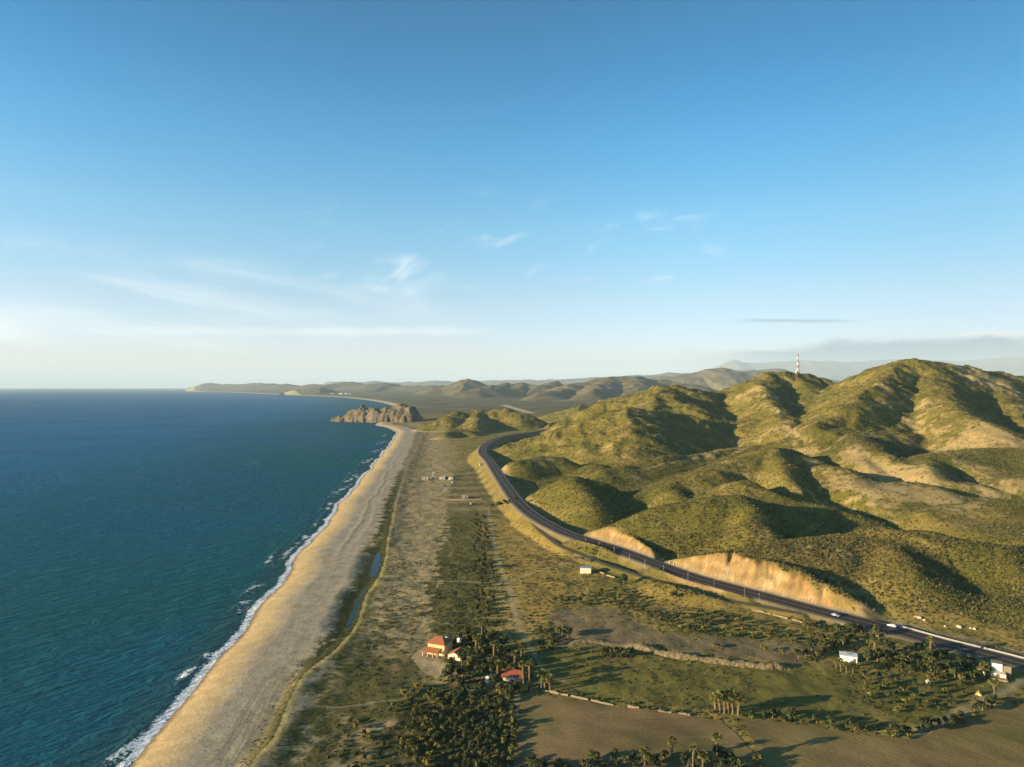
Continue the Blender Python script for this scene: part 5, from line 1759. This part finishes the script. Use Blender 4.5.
# single palms, each with its own words: (u, v of the foot, which size, label)
G1, G2, G3, G4 = 'palms round the villa and the red-roofed hut', 'palm clump on the field edge', 'palms along the bottom edge', 'palms round the white house'
PALM_LIST = [
    (494, 664, 4, 'tallest fan palm with a bare white trunk, behind the tank by the red hut', G1),
    (515, 671, 2, 'fan palm straight behind the red-roofed hut', G1),
    (521, 664, 2, 'fan palm furthest back on the right behind the red-roofed hut', G1),
    (523.5, 684, 3, 'left one of two tall fan palms at the right end of the red-roofed hut', G1),
    (529.5, 686, 3, 'right one of two tall fan palms at the right end of the red-roofed hut', G1),
    (503, 679, 1, 'short fan palm touching the left end of the red-roofed hut', G1),
    (498, 681, 2, 'leaning fan palm between the pale tank and the red-roofed hut', G1),
    (541.5, 689, 1, 'left palm of the pair standing at the start of the stone wall', G1),
    (545, 689.5, 0, 'middle palm of the three at the start of the stone wall', G1),
    (550.5, 692, 0, 'right, shortest palm of the three at the start of the stone wall', G1),
    (501, 662, 1, 'golden-green palm behind the leaning palm and left of the red hut', G1),
    (472, 671, 2, 'fan palm in the dark trees right of the annexe, nearest the front', G1),
    (468, 666, 2, 'fan palm in the dark trees right of the annexe, second from the left', G1),
    (476, 655, 3, 'tall fan palm rising from the dark trees behind the annexe', G1),
    (482, 642, 3, 'thin tall palm standing at the head of the dirt track trees', G1),
    (462, 668, 1, 'short fan palm at the right corner of the annexe', G1),
    (484, 661, 2, 'fan palm between the annexe trees and the tallest palm', G1),
    (451, 676, 1, 'short palm in front of the annexe', G1),
    (480, 670, 1, 'short fan palm left of the pale tank', G1),
    (715.5, 712, 0, 'leftmost palm of the skirted clump on the field edge', G2),
    (720, 712.5, 1, 'second palm from the left in the skirted clump on the field edge', G2),
    (724.5, 713.5, 1, 'third palm from the left in the skirted clump on the field edge', G2),
    (728.5, 713, 0, 'fourth palm from the left in the skirted clump on the field edge', G2),
    (733, 714, 1, 'fifth palm from the left in the skirted clump on the field edge', G2),
    (738, 714.5, 0, 'rightmost palm of the skirted clump on the field edge', G2),
    (671, 760, 2, 'pale-trunked fan palm in the middle of the bottom edge row', G3),
    (645, 766, 1, 'leftmost fan palm of the bottom edge row', G3),
    (693, 768, 2, 'broad fan palm right of the pale-trunked one on the bottom edge', G3),
    (717.5, 762, 4, 'tall dark fan palm with a leaning trunk at the bottom edge', G3),
    (703, 770, 1, 'short fan palm left of the tall dark one on the bottom edge', G3),
    (836, 669, 0, 'leftmost palm in the row before the white house', G4),
    (841, 671.5, 1, 'second palm from the left in the row before the white house', G4),
    (846.5, 673.5, 1, 'third palm from the left in the row before the white house', G4),
    (853, 673, 0, 'rightmost palm in the row before the white house', G4),
    (829, 646, 1, 'palm up left of the white house nearest the highway', G4),
    (824, 652, 0, 'short palm left of the white house', G4),
    (843, 646.5, 0, 'short palm directly behind the white house', G4),
    (874.5, 657, 3, 'slim single palm with a bare trunk right of the white house', G4),
    (930.5, 656, 2, 'single fan palm touching the highway edge above the round grey tank', G4),
    (995, 704.5, 3, 'big skirted fan palm beside the dirt track near the tent', G4),
    (868, 664, 0, 'short palm between the white house and the slim single palm', G4),
]
for u, v, k, lab, g in PALM_LIST:
    plant('palm', k, at(u, v), lab, g, trng.uniform(.8, 1.1) if g == G2 else .78 if g == G3 else .66 if g == G4 and k < 2 else .95)


def ordinal_labels(pts, fmt):
    """left to right in the picture"""
    o = sorted(range(len(pts)), key=lambda i: pts[i][0] / pts[i][1])
    L = [''] * len(pts)
    for k, i in enumerate(o):
        L[i] = fmt % (ORD[k] if k < 20 else 'one')
    return L


# lone trees
for u, v, kind, k, sc, lab in (
        (562, 637, 'tree', 3, .95, 'round yellow-green tree casting a long shadow over the grey meadow, left one'),
        (568, 637.5, 'dark', 1, .9, 'dark tree pressed against the round yellow-green one by the grey meadow'),
        (624, 584, 'dark', 1, 1.1, 'dark green tree standing alone right of the white shack wall'),
        (673, 598, 'tree', 0, .9, 'bushy tree alone in the golden grass below the highway'),
        (765, 652, 'shrub', 3, 1.3, 'round yellow-green bush alone on the grey meadow near its right end'),
        (717, 648, 'shrub', 1, 1.3, 'green bush on the grey meadow just above the earth bank'),
        (783, 655, 'shrub', 3, 1.0, 'small yellow bush at the right end of the earth bank'),
        (720, 762, 'dark', 1, 1.0, 'dark round tree at the foot of the tall bottom edge palm'),
        (906, 664, 'tree', 1, 1.1, 'wide green tree right of the white house above a dark hollow'),
        (887, 651, 'dark', 1, 1.0, 'dark tree between slim palm and highway'),
        (945, 672, 'dark', 1, 1.1, 'dark tree right of the round grey tank'),
        (935, 678, 'tree', 1, 1.0, 'light green tree just right of the round grey tank'),
        (955, 678, 'tree', 0, 1.0, 'light green tree halfway between the round tank and the tent'),
        (970, 682, 'tree', 2, .9, 'small green tree close behind the tent'),
        (513, 728, 'tree', 2, .9, 'light green tree alone at the left end of the furrowed field')):
    plant(kind, k, at(u, v), lab, None, sc)

# the dense grove below the villa
GB = ('grove_bush', 'bush')
GV = 'bushy trees of the grove below the villa'
pts = in_poly([(424, 692), (455, 688), (480, 692), (512, 690), (515, 720), (516, 800), (395, 800), (400, 765), (402, 735), (412, 712)], 245, 2.0)
for p in pts:
    left = (p[0] / p[1]) * FPX + UC < 440 + 10 * trng.normal()
    right = (p[0] / p[1]) * FPX + UC > 494
    q = trng.rand()
    if (left and q < .55) or (right and q < .35):
        plant('shrub', 3, p, 'yellow-green round bush on the sunny left side of the dense grove' if left else 'yellow-green round bush on the right edge of the dense grove beside the field', GV, trng.uniform(.75, 1.1), GB)
    elif q < .62:
        plant('dark', trng.randint(3), p, 'dark green round bush packed into the middle of the grove' if not (left or right) else 'dark green round bush near the outer edge of the grove', GV, trng.uniform(.42, .66), GB)
    else:
        plant('tree', trng.randint(3), p, 'olive green round bush packed into the grove below the villa', GV, trng.uniform(.40, .62), GB)

pts = in_poly([(352, 705), (400, 692), (430, 700), (420, 740), (400, 790), (330, 790), (340, 740)], 48, 2.6)
for p in pts:
    plant('shrub', trng.randint(5), p, 'lone round bush scattered on the sand left of the dense grove', 'bushes left of the grove', trng.uniform(.5, 1.0), GB)

# garden trees round the villa, hut and annexe
pts = in_poly([(446, 640), (466, 628), (490, 632), (512, 650), (532, 664), (536, 688), (500, 690), (470, 690), (447, 683), (446, 668), (466, 662), (462, 646)], 52, 3.4, 6, HOUSES)
for p in pts:
    plant('dark' if trng.rand() < .8 else 'tree', trng.randint(3), p, 'dark garden tree in the shade between the annexe and the red-roofed hut', 'garden trees round the villa', trng.uniform(.8, 1.15))
pts = in_poly([(398, 684), (440, 678), (448, 690), (430, 692), (405, 690)], 12, 2.5, 6, HOUSES)
for p, L in zip(pts, ordinal_labels(pts, 'low yellow-green bush in front of the villa yard, %s from the left')):
    plant('shrub', trng.randint(4), p, L, 'bushes before the villa yard', trng.uniform(.9, 1.3))

# the tree belt running away from the villa
pts = in_poly([(474, 515), (484, 515), (489, 545), (493, 580), (495, 625), (478, 628), (474, 580), (472, 540)], 62, 3.6)
for p in pts:
    far_ = p[1] > 440
    plant('dark' if trng.rand() < .7 else 'tree', trng.randint(3), p, 'dark tree in the far half of the belt left of the dirt track' if far_ else 'dark tree in the near half of the belt left of the dirt track', 'tree belt left of the dirt track', trng.uniform(.6, .95))

# shrubs on the dry grass and the grey meadow
for px, n, gap, lab, g in (
        ([(640, 612), (690, 610), (740, 622), (790, 632), (800, 642), (740, 640), (690, 634), (650, 628)], 60, 3.0, 'low green shrub in the shrubby strip above the grey meadow', 'shrubs above the grey meadow'),
        ([(552, 598), (620, 588), (650, 600), (640, 612), (600, 606), (556, 608)], 34, 4.0, 'low green shrub in the dry grass below the white shack', 'shrubs below the white shack'),
        ([(598, 652), (625, 650), (640, 657), (620, 659), (598, 657)], 14, 2.0, 'dark shrub at the shady foot of the earth bank', 'shrubs at the foot of the bank'),
        ([(540, 628), (556, 632), (566, 640), (560, 648), (540, 648)], 12, 2.6, 'shrub at the left end of the grey meadow', 'shrubs at the left end of the grey meadow')):
    pts = in_poly(px, n, gap)
    Ls = ordinal_labels(pts, lab + ', %s from the left') if len(pts) <= 20 else [lab] * len(pts)
    for p, L in zip(pts, Ls):
        plant('shrub', trng.choice([0, 1, 4, 4, 2]), p, L, g, trng.uniform(.8, 1.25))

# thicket between the highway and the right field
for px, n, gap, kinds, lab, g, sc in (
        ([(800, 622), (880, 636), (890, 646), (870, 660), (860, 650), (830, 652), (806, 668), (790, 660), (812, 645)], 46, 2.8, ('tree', 'shrub', 'shrub', 'dark'), 'bushy green tree in the thicket left of the white house', 'thicket left of the white house', .85),
        ([(864, 662), (890, 652), (925, 650), (985, 668), (990, 680), (960, 690), (925, 682), (890, 672)], 54, 3.0, ('tree', 'dark', 'dark', 'shrub'), 'bushy green tree in the thicket between the white house and the roadside building', 'thicket right of the white house', .85),
        ([(858, 676), (930, 690), (965, 697), (940, 712), (900, 716), (860, 700)], 34, 4.0, ('shrub',), 'low shrub on the rough ground above the right field', 'shrubs above the right field', 1.0)):
    pts = in_poly(px, n, gap, 6, HOUSES)
    for p in pts:
        kd = kinds[trng.randint(len(kinds))]
        tall = {'tree': 'bushy olive tree', 'dark': 'dark green tree', 'shrub': 'low green shrub'}[kd]
        plant(kd, trng.randint(5), p, lab.replace('bushy green tree', tall), g, sc * trng.uniform(.75, 1.15))

# hedges and rows along the fields
def row(px, n, kinds, lab, g, sc, jit=1.2):
    ln = smooth_line([at(u, v) for u, v in px], 1.0)
    for i in range(n):
        q = ln[min(len(ln) - 1, int((i + trng.rand()) / n * len(ln)))]
        x, y = q[0] + trng.normal() * jit, q[1] + trng.normal() * jit
        kd = kinds[trng.randint(len(kinds))]
        plant(kd, trng.randint(5), (x, y, hz(x, y)), lab, g, sc * trng.uniform(.75, 1.2))


row([(745, 717), (790, 720), (835, 727), (880, 734), (912, 738)], 34, ('shrub', 'shrub', 'dark'), 'dark hedge bush along the upper edge of the right field', 'hedge along the right field', .8)
row([(920, 734), (945, 724), (970, 713), (988, 706), (1012, 702)], 22, ('shrub', 'dark'), 'dark hedge bush beside the dirt track at the right field', 'hedge by the dirt track', .75)
row([(560, 692), (610, 702), (660, 710), (712, 716)], 26, ('shrub',), 'small green bush along the low stone wall', 'bushes along the stone wall', .6, .8)
row([(522, 762), (560, 766), (600, 764), (640, 763), (680, 766), (720, 766), (760, 764)], 34, ('dark', 'tree', 'shrub'), 'dark bushy tree in the row along the bottom edge of the photo', 'row along the bottom edge', .62, 1.6)
row([(520, 772), (580, 775), (640, 774), (700, 776), (760, 775)], 20, ('dark', 'tree'), 'dark bushy tree in the row along the bottom edge of the photo', 'row along the bottom edge', .7, 1.8)
row([(505, 700), (515, 690), (530, 692)], 8, ('dark',), 'dark tree hugging the top left corner of the furrowed field', 'trees at the field corner', .8)
row([(486, 508), (497, 506), (510, 503), (514, 502)], 10, ('shrub', 'dark'), 'dark hedge bush on the line across the flat just left of the highway', 'hedge across the coastal flat', 1.0)
# ------------------------------------------------------------------ haze
hm_ = bpy.data.materials.new('haze'); hm_.use_nodes = True
nt = NT(hm_.node_tree)
nt.n.remove(nt.n['Principled BSDF'])
pv = nt.new('ShaderNodeVolumePrincipled')
pv.inputs['Color'].default_value = (.66, .86, 1.0, 1)
pv.inputs['Density'].default_value = HAZE
nt.l.new(pv.outputs[0], nt.n['Material Output'].inputs['Volume'])
bm = bmesh.new()
bmesh.ops.create_cube(bm, size=1.0)
bmesh.ops.scale(bm, vec=(200000, 190000, 2000), verts=bm.verts)
bmesh.ops.translate(bm, vec=(0, 30000, 1000 - 16.5), verts=bm.verts)
me = bpy.data.meshes.new('haze'); bm.to_mesh(me); bm.free()
me.materials.append(hm_)
haze = bpy.data.objects.new('haze', me); COL.objects.link(haze)
haze['kind'] = 'stuff'
